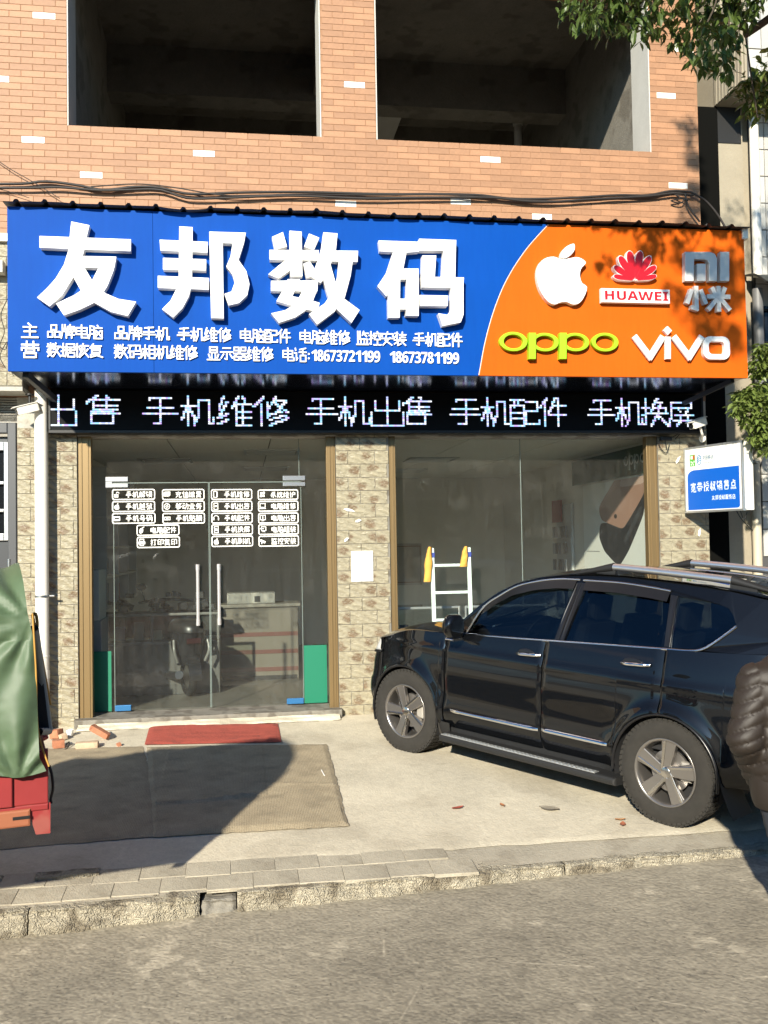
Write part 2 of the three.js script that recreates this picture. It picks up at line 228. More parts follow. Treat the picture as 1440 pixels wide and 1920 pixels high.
// rough cast kerb, in lengths
const kerb = struct('kerb', [bx(-14, -2.6, -0.5, -0.34, 3.86, 4.0), bx(4.4, 12, -0.5, -0.30, 3.56, 3.66)], mKerb);
{ const nk = fbm(10, 4, 91), cuts = [-2.6, -1.16, -0.25, -0.05, 1.9, 4.4];
  for (let k = 0; k + 1 < cuts.length; k++) {
    const x0 = cuts[k] + 0.0035, x1 = cuts[k + 1] - 0.0035, low = k === 2 ? 0.035 : 0, prof = (v) => v < 0.4 ? [0.13 * v / 0.4 - 0.13, 0] : v < 0.6 ? [0.012 * Math.sin((v - 0.4) / 0.2 * Math.PI / 2), -0.018 * (v - 0.4) / 0.2] : [0.012 + 0.012 * (v - 0.6) / 0.4, -0.018 - 0.16 * (v - 0.6) / 0.4];
    const g = grid(Math.round(14 + 60 * (x1 - x0)), 22, (u, v) => { const x = lerp(x0, x1, u), [dz, dy] = prof(v), e = Math.min(u, 1 - u) * (x1 - x0), n = (nk(x * 0.55, v * 0.5) - 0.5) + 0.6 * (nk(x * 2.2 + 0.3, v * 1.7) - 0.5); return [x, groundY(3.42) - 0.041 + dy - low + n * 0.022 - (e < 0.02 ? (0.02 - e) * 0.4 : 0), kerbZ(x) + dz + (v > 0.4 ? n * 0.085 : 0) - low * 0.6 - (e < 0.02 ? (0.02 - e) : 0)]; });
    const p = g.attributes.position; for (let i = 0; i < p.count; i++) g.attributes.uv.setXY(i, p.getX(i), p.getZ(i) - p.getY(i));
    mesh('kerb_stone', g, k === 2 ? mConcDark : mKerb, kerb);
  } }
// broken mortar lumps along the step at the left
[[-1.02, 3.53, 0.36, 0.05, 0.1], [-1.45, 3.52, 0.12, 0.04, 0.07]].forEach(([x, z, w, h, d], i) => { const n = fbm(7, 3, 120 + i), g = new THREE.BoxGeometry(w, h, d, 14, 4, 5), p = g.attributes.position; for (let k = 0; k < p.count; k++) { const q = n(p.getX(k) * 1.3 + 0.5, p.getZ(k) * 1.3 + p.getY(k)); p.setXYZ(k, p.getX(k) + (q - 0.5) * 0.03, p.getY(k) + (q - 0.5) * 0.025, p.getZ(k) + (q - 0.5) * 0.03); } g.computeVertexNormals(); uvBox(g); const m = mesh('mortar_lump', g, mKerb); m.position.set(x, groundY(3.4) - 0.015, z - 0.02); m.rotation.y = 0.06; tag(m, i ? 'small crumbled mortar lump in shadow at the left end of the step' : 'long broken mortar slab lying on the pavement step', 'rubble'); });

// ---------- the shop building ----------
const shop = thing('shop_building', 'orange brick building with open upper floor above the phone shop', 'building', [0, 0, 0]);
const XL = -2.14, XR = 4.83, Y0 = 4.40, SILL = 5.665, LINT = 7.35, TOP = 9.4;
const holes = [[-1.6, 0.838], [1.389, 4.3]];
// brick clad front wall, pillar reveals, side and rear walls
mesh('wall', [bx(-7, XR, 3.05, SILL, -0.24, -0.01), bx(-7, holes[0][0], SILL, LINT, -0.44, -0.01), bx(holes[0][1], holes[1][0], SILL, LINT, -0.44, -0.01), bx(holes[1][1], XR, SILL, LINT, -0.44, -0.01), bx(-7, XR, LINT, TOP, -0.24, -0.01)], grout, shop);
for (const g of [bx(holes[1][1] - 0.012, holes[1][1] - 0.001, SILL, LINT, -0.441, -0.004), bx(holes[0][1] - 0.012, holes[0][1] - 0.001, SILL, LINT, -0.441, -0.004), bx(holes[0][0] + 0.001, holes[0][0] + 0.012, SILL, LINT, -0.441, -0.004), bx(holes[1][0] + 0.001, holes[1][0] + 0.012, SILL, LINT, -0.441, -0.004)]) mesh('reveal', g, mPlaster, shop);
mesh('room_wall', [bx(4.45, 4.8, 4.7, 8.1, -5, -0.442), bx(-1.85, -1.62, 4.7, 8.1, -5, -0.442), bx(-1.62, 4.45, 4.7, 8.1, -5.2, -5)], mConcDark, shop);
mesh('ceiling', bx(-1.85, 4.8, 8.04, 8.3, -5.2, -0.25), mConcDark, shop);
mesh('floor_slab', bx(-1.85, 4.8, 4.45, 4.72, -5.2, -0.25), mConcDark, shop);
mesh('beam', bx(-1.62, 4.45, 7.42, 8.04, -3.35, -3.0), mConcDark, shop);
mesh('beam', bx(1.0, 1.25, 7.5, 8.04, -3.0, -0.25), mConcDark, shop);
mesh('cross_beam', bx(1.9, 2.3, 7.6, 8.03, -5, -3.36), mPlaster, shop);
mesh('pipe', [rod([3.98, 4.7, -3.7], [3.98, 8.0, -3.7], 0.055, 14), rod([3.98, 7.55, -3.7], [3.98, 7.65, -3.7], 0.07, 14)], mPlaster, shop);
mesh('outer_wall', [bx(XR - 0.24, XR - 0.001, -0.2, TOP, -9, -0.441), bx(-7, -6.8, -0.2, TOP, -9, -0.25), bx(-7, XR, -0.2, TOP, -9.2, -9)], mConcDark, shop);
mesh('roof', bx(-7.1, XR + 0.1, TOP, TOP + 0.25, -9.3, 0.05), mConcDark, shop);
// facing tiles, half bond; the nearest 300 singly, the rest as one mass; a few white tiles
{
  const PW = 0.2132, PH = 0.0636, list = [], white = [[82, 18], [5, 142], [62, 261], [167, 330], [371, 290], [665, 170], [645, 377], [1238, 181], [1270, 90], [925, 306], [850, 375], [1032, 406], [1275, 345], [84, 448]].map(([a, b]) => P(a, b, 0));
  for (let j = 0; ; j++) {
    const y = Y0 + j * PH; if (y > TOP - 0.05) break;
    for (let i = -24; i < 24; i++) {
      const xa = 1.07 + i * PW + (j % 2 ? PW / 2 : 0), x0 = Math.max(xa, -7), x1 = Math.min(xa + PW, XR); if (x1 - x0 < 0.03) continue;
      let segs = [[x0, x1]];
      if (y + PH / 2 > SILL && y + PH / 2 < LINT) for (const [a, b] of holes) segs = segs.flatMap(([p, q]) => q <= a || p >= b ? [[p, q]] : [[p, Math.min(q, a)], [Math.max(p, b), q]].filter(([m, n]) => n - m > 0.02));
      for (const [p, q] of segs) list.push([(p + q) / 2, y + PH / 2, q - p]);
    }
  }
  const cache = {}, rest = [[], [], [], []];
  const geoOf = (w) => { const k = w.toFixed(3); return cache[k] ||= tileGeo(w - 0.005, PH - 0.0045, 0.0045, 0.0016); };
  const wi = new Set(); for (const p of white) { let b = 0, bd = 9; list.forEach((t, i) => { const d = Math.hypot(t[0] - p.x, (t[1] - p.y) * 1.5) + (t[2] < 0.15 ? 1 : 0); if (d < bd) { bd = d; b = i; } }); wi.add(b); }
  const order = list.map((t, i) => [EYE.distanceTo(V(t[0], t[1], 0)) + (t[0] < -2.3 || t[1] > 7.2 ? 9 : 0), i]).sort((a, b) => a[0] - b[0]); const near = new Set(order.slice(0, 300).map((o) => o[1]));
  list.forEach((t, i) => {
    const k = Math.floor(rnd() * 4), z = -0.0105 + rr(-0.0008, 0.0008);
    if (wi.has(i)) { mesh('white_tile', tileGeo(t[2] - 0.004, PH - 0.003, 0.0055, 0.0016), mWhiteTile, shop).position.set(t[0], t[1], -0.0105); return; }
    if (near.has(i)) { const m = mesh('brick', geoOf(t[2]), mBrick[k], shop); m.position.set(t[0], t[1], z); m.rotation.set(rr(-0.004, 0.004), rr(-0.003, 0.003), rr(-0.003, 0.003)); return; }
    const g = geoOf(t[2]).clone(); g.rotateX(rr(-0.006, 0.006)); g.translate(t[0], t[1], z); rest[k].push(g);
  });
  rest.forEach((r, k) => stuff(mesh('brick_facing', r, mBrick[k], shop)));
}
// ground floor: tiled piers
function pier(x0, x1, y0, y1, zf = 0) {
  const p = mesh('pier', bx(x0, x1, y0, y1, zf - 0.26, zf - 0.012), mThresh, shop), PW = 0.268, PH = 0.1315; let j = 0;
  for (let y = y0 + 0.005; y < y1 - 0.02; y += PH, j++) for (let x = x0 - (j % 2 ? PW * 0.55 : PW * 0.1); x < x1; x += PW) {
    const a = Math.max(x, x0), b = Math.min(x + PW, x1), h = Math.min(PH, y1 - y); if (b - a < 0.02) continue;
    const g = tileGeo(b - a - 0.005, h - 0.005, 0.006, 0.002), k = Math.floor(rnd() * 10), fl = rnd() < 0.3;
    g.attributes.uv.array.forEach((v, n, arr) => { arr[n] = v + (n % 2 ? PH / 2 : (a + b) / 2 - x + (fl ? 0.1 : 0)); });
    mesh('stone_tile', g, mStone[k], p).position.set((a + b) / 2, y + h / 2, zf - 0.0125 + rr(-0.0006, 0.0006));
  }
  return p;
}
pier(-2.075, -1.53, -0.1, 2.76); pier(0.93, 1.458, -0.1, 2.76); pier(4.285, XR, -0.1, 2.76);
{ const p = pier(-3.4, -1.955, 3.1, 4.42, 0.32); mesh('soffit', bx(-3.4, -1.955, 3.06, 3.098, 0, 0.31), mSill, p); mesh('ledge', bx(-3.4, -1.93, 4.42, 4.49, 0, 0.36), mWhite, p); }
mesh('lintel', bx(-2.3, XR, 2.68, 3.08, -0.26, -0.02), mSill, shop);
// side neighbour bay with a dark steel door
mesh('bay_wall', bx(-7, -2.9, -0.2, 3.06, -0.26, -0.02), mSill, shop);
mesh('bay_lintel', bx(-2.9, -2.075, 2.82, 3.05, -0.26, -0.02), mSill, shop);
{
  const d = thing('steel_door', 'dark grey steel door with barred window at the left edge', 'door', [-2.5, -0.05, -0.1]);
  mesh('panel', [rb(-0.38, 0.34, 0, 1.75, 0, 0.04), rb(-0.38, 0.34, 2.62, 2.76, 0, 0.04)], M([0.035, 0.038, 0.042], 0.4), d);
  mesh('frame', [rb(0.34, 0.42, 0, 2.86, -0.02, 0.1), rb(-0.46, -0.38, 0, 2.86, -0.02, 0.1), rb(-0.38, 0.34, 2.76, 2.86, -0.02, 0.1)], M([0.05, 0.052, 0.056], 0.45), d);
  mesh('window_frame', [rb(0.3, 0.36, 1.75, 2.68, 0.03, 0.07), rb(-0.36, 0.3, 2.6, 2.68, 0.03, 0.07), rb(-0.36, 0.3, 1.75, 1.82, 0.03, 0.07), rb(-0.36, 0.3, 2.28, 2.31, 0.035, 0.065), rb(-0.36, 0.3, 2.02, 2.05, 0.035, 0.065)], mAlu, d);
  mesh('pane', bx(-0.38, 0.32, 1.78, 2.64, 0.01, 0.02), mBlackGloss, d);
  mesh('handle', [rb(0.2, 0.29, 1.2, 1.38, 0.04, 0.055, 0.004), rod([0.25, 1.34, 0.05], [0.25, 1.34, 0.1], 0.012), rod([0.25, 1.34, 0.1], [0.1, 1.34, 0.1], 0.012)], mSteel, d);
  mesh('hinge', [rod([0.35, 1.45, 0.1], [0.35, 1.58, 0.1], 0.014), rod([0.35, 0.45, 0.1], [0.35, 0.58, 0.1], 0.014)], mSteel, d);
}
// ---------- shop interior ----------
mesh('shop_floor', bx(-1.75, 4.45, -0.1, 0.0, -6.2, -0.36), (() => { const m = mottled([0.13, 0.12, 0.10], 0.25, 1.2, 61); m.roughness = 0.35; return m; })(), shop);
const mWallIn = mottled([0.7, 0.67, 0.6], 0.05, 2, 62, { N: 256, bump: 0.0005 });
mesh('interior_wall', [bx(-1.75, 4.45, 0, 2.68, -6.3, -6.2), bx(-1.85, -1.74, 0, 2.68, -6.2, -0.261), bx(4.35, 4.45, 0, 2.68, -6.2, -0.261)], mWallIn, shop);
mesh('ceiling_void', bx(-1.85, 4.6, 2.72, 2.8, -6.3, -0.261), mBlack, shop);
{ const mc = M([0.72, 0.7, 0.64], 0.7); for (let i = 0; i < 6; i++) for (let j = 0; j < 5; j++) mesh('ceiling_panel', rb(-1.73 + i * 1.02, -1.73 + i * 1.02 + 1.008, 2.675, 2.69, -0.27 - (j + 1) * 1.18, -0.28 - j * 1.18, 0.003), mc, shop); }
const mLampOff = M([0.62, 0.62, 0.6], 0.5);
[[0.35, -1.5], [0.35, -3.9], [2.4, -2.6], [2.35, -4.4], [-0.9, -2.6]].forEach(([x, z], i) => { const l = thing('ceiling_light', ['unlit square ceiling lamp near the door top', 'unlit square ceiling lamp deep behind the doors', 'unlit square ceiling lamp behind the right window', 'unlit square ceiling lamp at the back of the right room half', 'unlit square ceiling lamp beside the left shelves'][i], 'ceiling lamp', [x, 2.66, z], 0, 'unlit ceiling lamps in the shop'); mesh('frame', [rb(-0.31, 0.31, 0, 0.016, -0.31, -0.28), rb(-0.31, 0.31, 0, 0.016, 0.28, 0.31), rb(-0.31, -0.28, 0, 0.016, -0.28, 0.28), rb(0.28, 0.31, 0, 0.016, -0.28, 0.28)], mAlu, l); for (let k = 0; k < 3; k++) mesh('louvre', bx(-0.27, 0.27, 0.004, 0.014, -0.27 + k * 0.19, -0.11 + k * 0.19), mLampOff, l); });
{ // reception counter with red stripes
  const c = thing('reception_counter', 'pale counter with three red stripes behind the right door leaf', 'counter', [0.2, 0, -2.5]);
  mesh('body', rb(-0.46, 0.47, 0, 0.87, -0.3, 0.2, 0.006), M([0.12, 0.107, 0.085], 0.5), c); mesh('top', rb(-0.49, 0.5, 0.87, 0.91, -0.33, 0.23, 0.008), M([0.2, 0.185, 0.155], 0.5), c);
  for (let k = 0; k < 3; k++) mesh('stripe', rb(-0.455, 0.465, 0.1 + k * 0.21, 0.15 + k * 0.21, 0.2, 0.204, 0.002), M([0.10, 0.036, 0.027], 0.5), c);
  mesh('plinth', rb(-0.44, 0.45, -0.005, 0.05, 0.2, 0.206, 0.002), mBlack, c);
  const b = thing('paper_box', 'white box with papers standing on the striped counter', 'box', [0.12, 0.91, -2.5]); mesh('body', rb(-0.3, 0.28, 0, 0.13, -0.16, 0.12, 0.01), M([0.3, 0.29, 0.26], 0.5), b); mesh('slot', rb(0.03, 0.1, 0.02, 0.09, 0.12, 0.123, 0.001), mBlack, b);
}
{ // showcase and cabinet along the left wall
  const s = thing('glass_showcase', 'dark glass showcase of phone parts left behind the doors', 'showcase', [-0.75, 0, -1.6]);
  mesh('case', rb(-0.95, 0.5, 0, 0.55, -0.4, 0.2, 0.006), M([0.07, 0.07, 0.065], 0.5), s); mesh('frame', [rb(-0.95, 0.5, 0.86, 0.89, 0.17, 0.2), rb(-0.95, 0.5, 0.55, 0.58, 0.17, 0.2), rb(-0.95, -0.92, 0.58, 0.86, 0.17, 0.2), rb(0.47, 0.5, 0.58, 0.86, 0.17, 0.2), rb(-0.24, -0.21, 0.58, 0.86, 0.17, 0.2)], M([0.12, 0.12, 0.11], 0.5), s);
  mesh('pane', bx(-0.92, 0.47, 0.58, 0.86, 0.18, 0.186), mGlass, s); mesh('back', bx(-0.95, 0.5, 0.58, 0.88, -0.4, -0.37), mBlack, s);
  for (let k = 0; k < 6; k++) mesh('packet', rb(-0.85 + k * 0.2, -0.74 + k * 0.2, 0.58, 0.68 + (k % 3) * 0.05, -0.1, -0.04, 0.004), M([[0.5, 0.45, 0.35], [0.1, 0.12, 0.2], [0.3, 0.3, 0.28]][k % 3], 0.4), s);
  const h = thing('headset_heap', 'heap of small dark gadgets lying on the glass showcase', 'goods'); h.position.set(-0.85, 0.89, -1.6); const m = []; for (let k = 0; k < 26; k++) { const g = rbox(rr(0.05, 0.14), rr(0.04, 0.1), rr(0.04, 0.1), 0.008); g.rotateY(rr(0, 3)); g.rotateZ(rr(-0.4, 0.4)); g.translate(rr(-0.7, 0.55), rr(0.03, 0.15) * (k % 3 ? 0.8 : 1.5), rr(-0.25, 0.12)); m.push(g); } stuff(mesh('gadgets', m, M([0.03, 0.03, 0.03], 0.4), h));
  const c = thing('white_cabinet', 'white wall cabinet standing inside at the left door post', 'cabinet', [-1.5, 0, -0.7]);
  mesh('body', rb(-0.2, 0.12, 0, 0.9, -0.25, 0.25, 0.006), M([0.34, 0.38, 0.38], 0.5), c); mesh('upper_body', rb(-0.2, 0.1, 0.9, 1.4, -0.25, 0.25, 0.006), M([0.5, 0.55, 0.55], 0.5), c); mesh('handle', rb(-0.17, -0.13, 1.1, 1.22, 0.25, 0.27, 0.004), mBlack, c);
  const w = thing('wall_shelf', 'tall display shelf of small boxes along the left shop wall', 'shelf', [-1.68, 0.95, -2.8]);
  mesh('back', bx(-0.05, -0.03, 0, 1.6, -1.5, 1.5), M([0.4, 0.42, 0.42], 0.6), w);
  for (let k = 0; k < 5; k++) mesh('board', rb(-0.03, 0.24, k * 0.33, k * 0.33 + 0.025, -1.5, 1.5, 0.004), M([0.45, 0.45, 0.43], 0.5), w);
  for (let k = 0; k < 4; k++) mesh('upright', rb(-0.03, 0.24, 0.025, 1.55, -1.5 + k * 0.98, -1.47 + k * 0.98, 0.004), M([0.45, 0.45, 0.43], 0.5), w);
  for (let k = 0; k < 4; k++) for (let j = 0; j < 9; j++) mesh('box', rb(0.02, 0.14, 0, 0.14 + rnd() * 0.1, -0.05, 0.06, 0.004), M([[0.05, 0.06, 0.07], [0.4, 0.4, 0.4], [0.12, 0.14, 0.18], [0.3, 0.1, 0.08]][Math.floor(rnd() * 4)], 0.5), w).position.set(0, k * 0.33 + 0.025, -1.35 + j * 0.33 + rr(-0.04, 0.04));
  // scooter added in place of the dark shape mirrored in the door
  const o = thing('standin_scooter', 'added dark scooter standing in for a reflection behind the left door leaf', 'scooter', [-0.62, 0.0, -1.35], 0.35), mSc = M([0.014, 0.015, 0.017], 0.2), mPale = M([0.14, 0.14, 0.13], 0.3);
  mesh('tail_shell', grid(28, 16, (u, v) => { const A = u * Math.PI * 2, y = lerp(0.34, 0.70, v), w = lerp(0.12, 0.185, Math.sin(v * 1.9)), d = lerp(0.10, 0.30, v); return [w * Math.cos(A), y, 0.1 + d * Math.sin(A) * (Math.sin(A) > 0 ? 0.75 : 1)]; }), mSc, o);
  mesh('seat', grid(28, 12, (u, v) => { const A = u * Math.PI * 2, k = Math.cos(v * Math.PI / 2), w = 0.19 * Math.pow(k, 0.35), d = 0.36 * Math.pow(k, 0.35); return [w * Math.cos(A), 0.70 + 0.13 * Math.sin(v * Math.PI / 2), 0.06 + d * Math.sin(A) * 0.85]; }), M([0.012, 0.012, 0.012], 0.35), o);
  mesh('rear_fender', grid(16, 6, (u, v) => { const A = lerp(-0.1, 2.0, u); return [lerp(-0.07, 0.07, v), 0.215 + 0.25 * Math.sin(A), 0.12 + 0.25 * Math.cos(A)]; }), mSc, o);
  for (const z of [0.12, -1.02]) { const w = new THREE.Group(); w.name = 'wheel'; w.position.set(0, 0.215, z); o.add(w); mesh('tyre', (() => { const g = new THREE.TorusGeometry(0.17, 0.045, 12, 40); g.rotateY(Math.PI / 2); return uvBox(g); })(), mBlack, w); mesh('rim', (() => { const g = new THREE.CylinderGeometry(0.13, 0.13, 0.04, 32); g.rotateZ(Math.PI / 2); return uvBox(g); })(), mSteel, w); }
  mesh('pale_trim', tube([[-0.185, 0.62, 0.2], [-0.19, 0.5, 0.24], [-0.15, 0.38, 0.22]], 0.016, 16), mPale, o); mesh('pale_trim', tube([[0.185, 0.62, 0.2], [0.19, 0.5, 0.24], [0.15, 0.38, 0.22]], 0.016, 16), mPale, o);
  mesh('tail_lamp', rb(-0.08, 0.08, 0.58, 0.64, 0.31, 0.335, 0.01), M([0.03, 0.008, 0.008], 0.2), o); mesh('exhaust', rod([-0.14, 0.2, -0.25], [-0.16, 0.26, 0.3], 0.045, 16), mSteel, o);
  mesh('footboard', rb(-0.15, 0.15, 0.28, 0.34, -0.75, -0.15, 0.02), mSc, o); mesh('apron', grid(12, 10, (u, v) => [lerp(-0.2, 0.2, u) * (1 - 0.3 * v), lerp(0.3, 0.9, v), -0.8 - 0.12 * v - 0.06 * Math.cos((u - 0.5) * 3)]), mSc, o); mesh('fork', rod([0, 0.215, -1.02], [0, 0.95, -0.82], 0.03), mSteel, o); mesh('handlebar', tube([[-0.32, 0.98, -0.72], [-0.1, 1.0, -0.82], [0.1, 1.0, -0.82], [0.32, 0.98, -0.72]], 0.016, 24), mBlack, o); mesh('mirror', (() => { const g = new THREE.SphereGeometry(0.05, 16, 10); g.scale(1.2, 0.8, 0.3); g.translate(-0.28, 1.16, -0.76); return [uvBox(g), uvBox(rod([-0.24, 0.99, -0.76], [-0.28, 1.14, -0.76], 0.006))]; })(), mBlack, o);
}
{ // right wall: brand band and phone poster, accessory rack
  const b = thing('brand_band', 'dark green band with pale letters high on the right shop wall', 'sign', [4.348, 0, 0]);
  mesh('panel', bx(-0.02, -0.002, 2.33, 2.64, -2.75, -0.3), M([0.02, 0.06, 0.035], 0.35), b);
  const font0 = M([0.4, 0.42, 0.4], 0.4); const ring = (cz, r1, r2, ry) => { const s = new THREE.Shape(); s.absellipse(cz, 2.5, r1, ry, 0, Math.PI * 2); const h = new THREE.Path(); h.absellipse(cz, 2.5, r2, ry * 0.62, 0, Math.PI * 2, true); s.holes.push(h); const g = extr(s, 0.004); return g; };
  const lets = []; [-0.94, -0.79, -0.64, -0.49].forEach((z, i) => { const L = [ring(0, 0.06, 0.04, 0.055)]; if (i === 1 || i === 2) { const st = bx(-0.065, -0.042, 2.39, 2.56, 0, 0.005); L.push(st); } const g = merge(L); g.translate(z, 0, 0); g.rotateY(-Math.PI / 2); mesh('letter', g, font0, b).position.x = -0.0205; });
  const t = canvasTex(512, 512, (g, w, h) => {
    g.fillStyle = '#e6e6e0'; g.fillRect(0, 0, w, h);
    const at = (px, py) => { const d = sight(px, py), q = EYE.clone().addScaledVector(d, 4.334 / d.x); return [(q.z + 2.37) / 2.1 * w, (2.305 - q.y) / 1.25 * h]; };
    const blobs = (c, pts) => { const k = new THREE.CatmullRomCurve3(pts.map((p) => { const [x, y] = at(...p); return V(x, y, 0); }), true, 'catmullrom', 0.25).getPoints(80); g.fillStyle = c; g.beginPath(); k.forEach((p, i) => i ? g.lineTo(p.x, p.y) : g.moveTo(p.x, p.y)); g.fill(); };
    blobs('#202328', [[1127, 982], [1124, 1008], [1134, 1034], [1154, 1056], [1164, 1057], [1180, 1030], [1206, 965], [1209, 915], [1170, 975]]); blobs('#3a3d42', [[1170, 1012], [1176, 1014], [1203, 958], [1200, 950]]);
    blobs('#a5806f', [[1126, 945], [1124, 962], [1130, 976], [1162, 990], [1172, 986], [1207, 925], [1210, 868], [1195, 852], [1170, 872]]); blobs('#c4a698', [[1163, 912], [1206, 905], [1208, 870], [1194, 856], [1172, 873]]);
    const [ax, ay] = at(1154, 968); g.fillStyle = '#2c2624'; g.beginPath(); g.arc(ax, ay, 11, 0, 7); g.fill();
    g.fillStyle = '#555'; g.fillRect(20, 340, 110, 3);
  });
  const p = thing('phone_poster', 'white wall poster showing a rose and a black phone', 'poster', [4.345, 0, 0]);
  mesh('sheet', (() => { const g = new THREE.BoxGeometry(2.1, 1.25, 0.006); g.rotateY(-Math.PI / 2); g.translate(-0.008, 1.68, -1.32); return g; })(), [M([0.7, 0.7, 0.67], 0.5), M([0.7, 0.7, 0.67], 0.5), M([0.7, 0.7, 0.67], 0.5), M([0.7, 0.7, 0.67], 0.5), M([1, 1, 1], 0.4, { map: t }), M([0.7, 0.7, 0.67], 0.5)], p);
  const a = thing('accessory_rack', 'white hook rack with hanging phone accessories at the right wall', 'rack', [4.30, 0.6, -3.05], -Math.PI / 2);
  mesh('board', rb(-0.3, 0.3, 0, 1.5, -0.04, 0, 0.01), M([0.5, 0.5, 0.48], 0.5), a); mesh('header', rb(-0.36, 0.0, 1.26, 1.56, 0.01, 0.04, 0.006), M([0.3, 0.06, 0.05], 0.5), a);
  for (let k = 0; k < 5; k++) for (let j = 0; j < 5; j++) mesh('packet', rb(-0.045, 0.045, -0.15, 0, 0.05, 0.07, 0.004), M([[0.03, 0.03, 0.03], [0.3, 0.3, 0.3], [0.07, 0.08, 0.1]][(k * 2 + j) % 3], 0.3), a).position.set(-0.22 + k * 0.11, 1.2 - j * 0.22, 0);
  const w = thing('wall_notice', 'faded paper notice taped to the back shop wall', 'notice', [P(767, 1058, -6.15).x, P(767, 1058, -6.15).y, -6.19]); mesh('sheet', bx(-0.22, 0.22, -0.34, 0.34, 0, 0.004), M([0.42, 0.38, 0.33], 0.7), w);
  mesh('frame', [bx(-0.19, 0.19, 0.29, 0.3, 0.004, 0.006), bx(-0.19, 0.19, -0.3, -0.29, 0.004, 0.006), bx(-0.2, -0.19, -0.3, 0.3, 0.004, 0.006), bx(0.19, 0.2, -0.3, 0.3, 0.004, 0.006)], M([0.2, 0.08, 0.05], 0.7), w);
  for (let k = 0; k < 2; k++) { const c = thing('window_showcase', k ? 'low glass showcase behind the ladder in the right window' : 'low glass showcase at the left corner of the right window', 'showcase', [1.82 + k * 0.95, 0, -0.75]); mesh('case', rb(-0.45, 0.45, 0, 0.55, -0.25, 0.25, 0.006), M([0.3, 0.31, 0.3], 0.5), c); mesh('pane', [bx(-0.44, 0.44, 0.55, 0.93, 0.235, 0.243), bx(-0.44, 0.44, 0.93, 0.938, -0.25, 0.243)], mGlass, c); mesh('frame', [rb(-0.45, -0.43, 0.55, 0.945, 0.23, 0.25, 0.004), rb(0.43, 0.45, 0.55, 0.945, 0.23, 0.25, 0.004), rb(-0.43, 0.43, 0.92, 0.945, 0.23, 0.25, 0.004)], mAlu, c); for (let j = 0; j < 4; j++) mesh('packet', rb(-0.04, 0.05, 0.55, 0.7 + 0.04 * (j % 2), -0.03, 0.03, 0.004), M([[0.6, 0.6, 0.58], [0.1, 0.14, 0.25]][j % 2], 0.4), c).position.set(-0.32 + j * 0.2, 0, 0); }
}
// ---------- glass shop front ----------
const front = thing('storefront_glazing', 'bronze framed glass shop front with double doors', 'shop front', [0, 0, 0]);
const GZ = -0.28, sheet = (x0, x1, y0, y1, z = GZ) => { const g = new THREE.PlaneGeometry(x1 - x0, y1 - y0); g.translate((x0 + x1) / 2, (y0 + y1) / 2, z); return g; };
function post(x0, x1, y0) { mesh('post', [rb(x0, x1, y0, 2.72, -0.12, -0.03, 0.004), rb(x0 + 0.028, x0 + 0.04, y0, 2.72, -0.031, -0.022, 0.002), rb(x1 - 0.03, x1 - 0.022, y0, 2.72, -0.031, -0.024, 0.002)], mBronze, front); }
post(-1.528, -1.405, 0); post(0.838, 0.928, 0); post(1.46, 1.53, 0.02); post(4.17, 4.284, 0.02);
mesh('frame', [rb(-1.404, 0.837, 2.69, 2.72, -0.34, -0.032, 0.004), rb(1.531, 4.169, 2.69, 2.72, -0.34, -0.032, 0.004), rb(1.531, 4.169, 0.38, 0.43, -0.34, -0.032, 0.004)], mBronze, front);
mesh('window_base', [bx(1.53, 4.17, -0.1, 0.379, -0.36, -0.06)], mSill, front);
const pane = (x0, x1, y0, y1, parent = front, name = 'pane') => mesh(name, sheet(x0, x1, y0, y1), mGlass, parent);
pane(-1.528, 0.582, 2.262, 2.69); pane(0.585, 0.926, 2.262, 2.69); pane(-1.528, -1.24, 0.02, 2.258); pane(0.606, 0.926, 0.02, 2.258); pane(1.462, 2.887, 0.43, 2.69); pane(2.89, 4.28, 0.43, 2.69);
for (const g of [rb(2.886, 2.891, 0.43, 2.69, GZ - 0.006, GZ + 0.008, 0.001), rb(0.581, 0.586, 2.262, 2.69, GZ - 0.006, GZ + 0.008, 0.001)]) mesh('pane_edge', g, M([0.2, 0.25, 0.23], 0.4), front);
mesh('green_film', [bx(-1.52, -1.265, 0.03, 0.612, GZ + 0.0032, GZ + 0.0042)], mGreen, front); mesh('green_film', [bx(0.607, 0.836, 0.03, 0.606, GZ + 0.0032, GZ + 0.0042)], mGreen, front);
mesh('threshold', rb(-1.56, 0.95, -0.14, 0.018, -0.4, 0.09, 0.014), mThresh, front);
{ const n = fbm(9, 3, 141); mesh('threshold_mortar', (() => { const g = grid(90, 6, (u, v) => { const x = lerp(-1.52, 0.92, u), q = n(x * 0.6, v * 0.4); return [x, groundY(0.1) + 0.045 * (1 - v) + (q - 0.5) * 0.03 * (0.3 + v), 0.088 + v * 0.1 + (q - 0.5) * 0.06]; }); const p = g.attributes.position; for (let i = 0; i < p.count; i++) g.attributes.uv.setXY(i, p.getX(i), p.getZ(i)); return g; })(), mApron, front); }
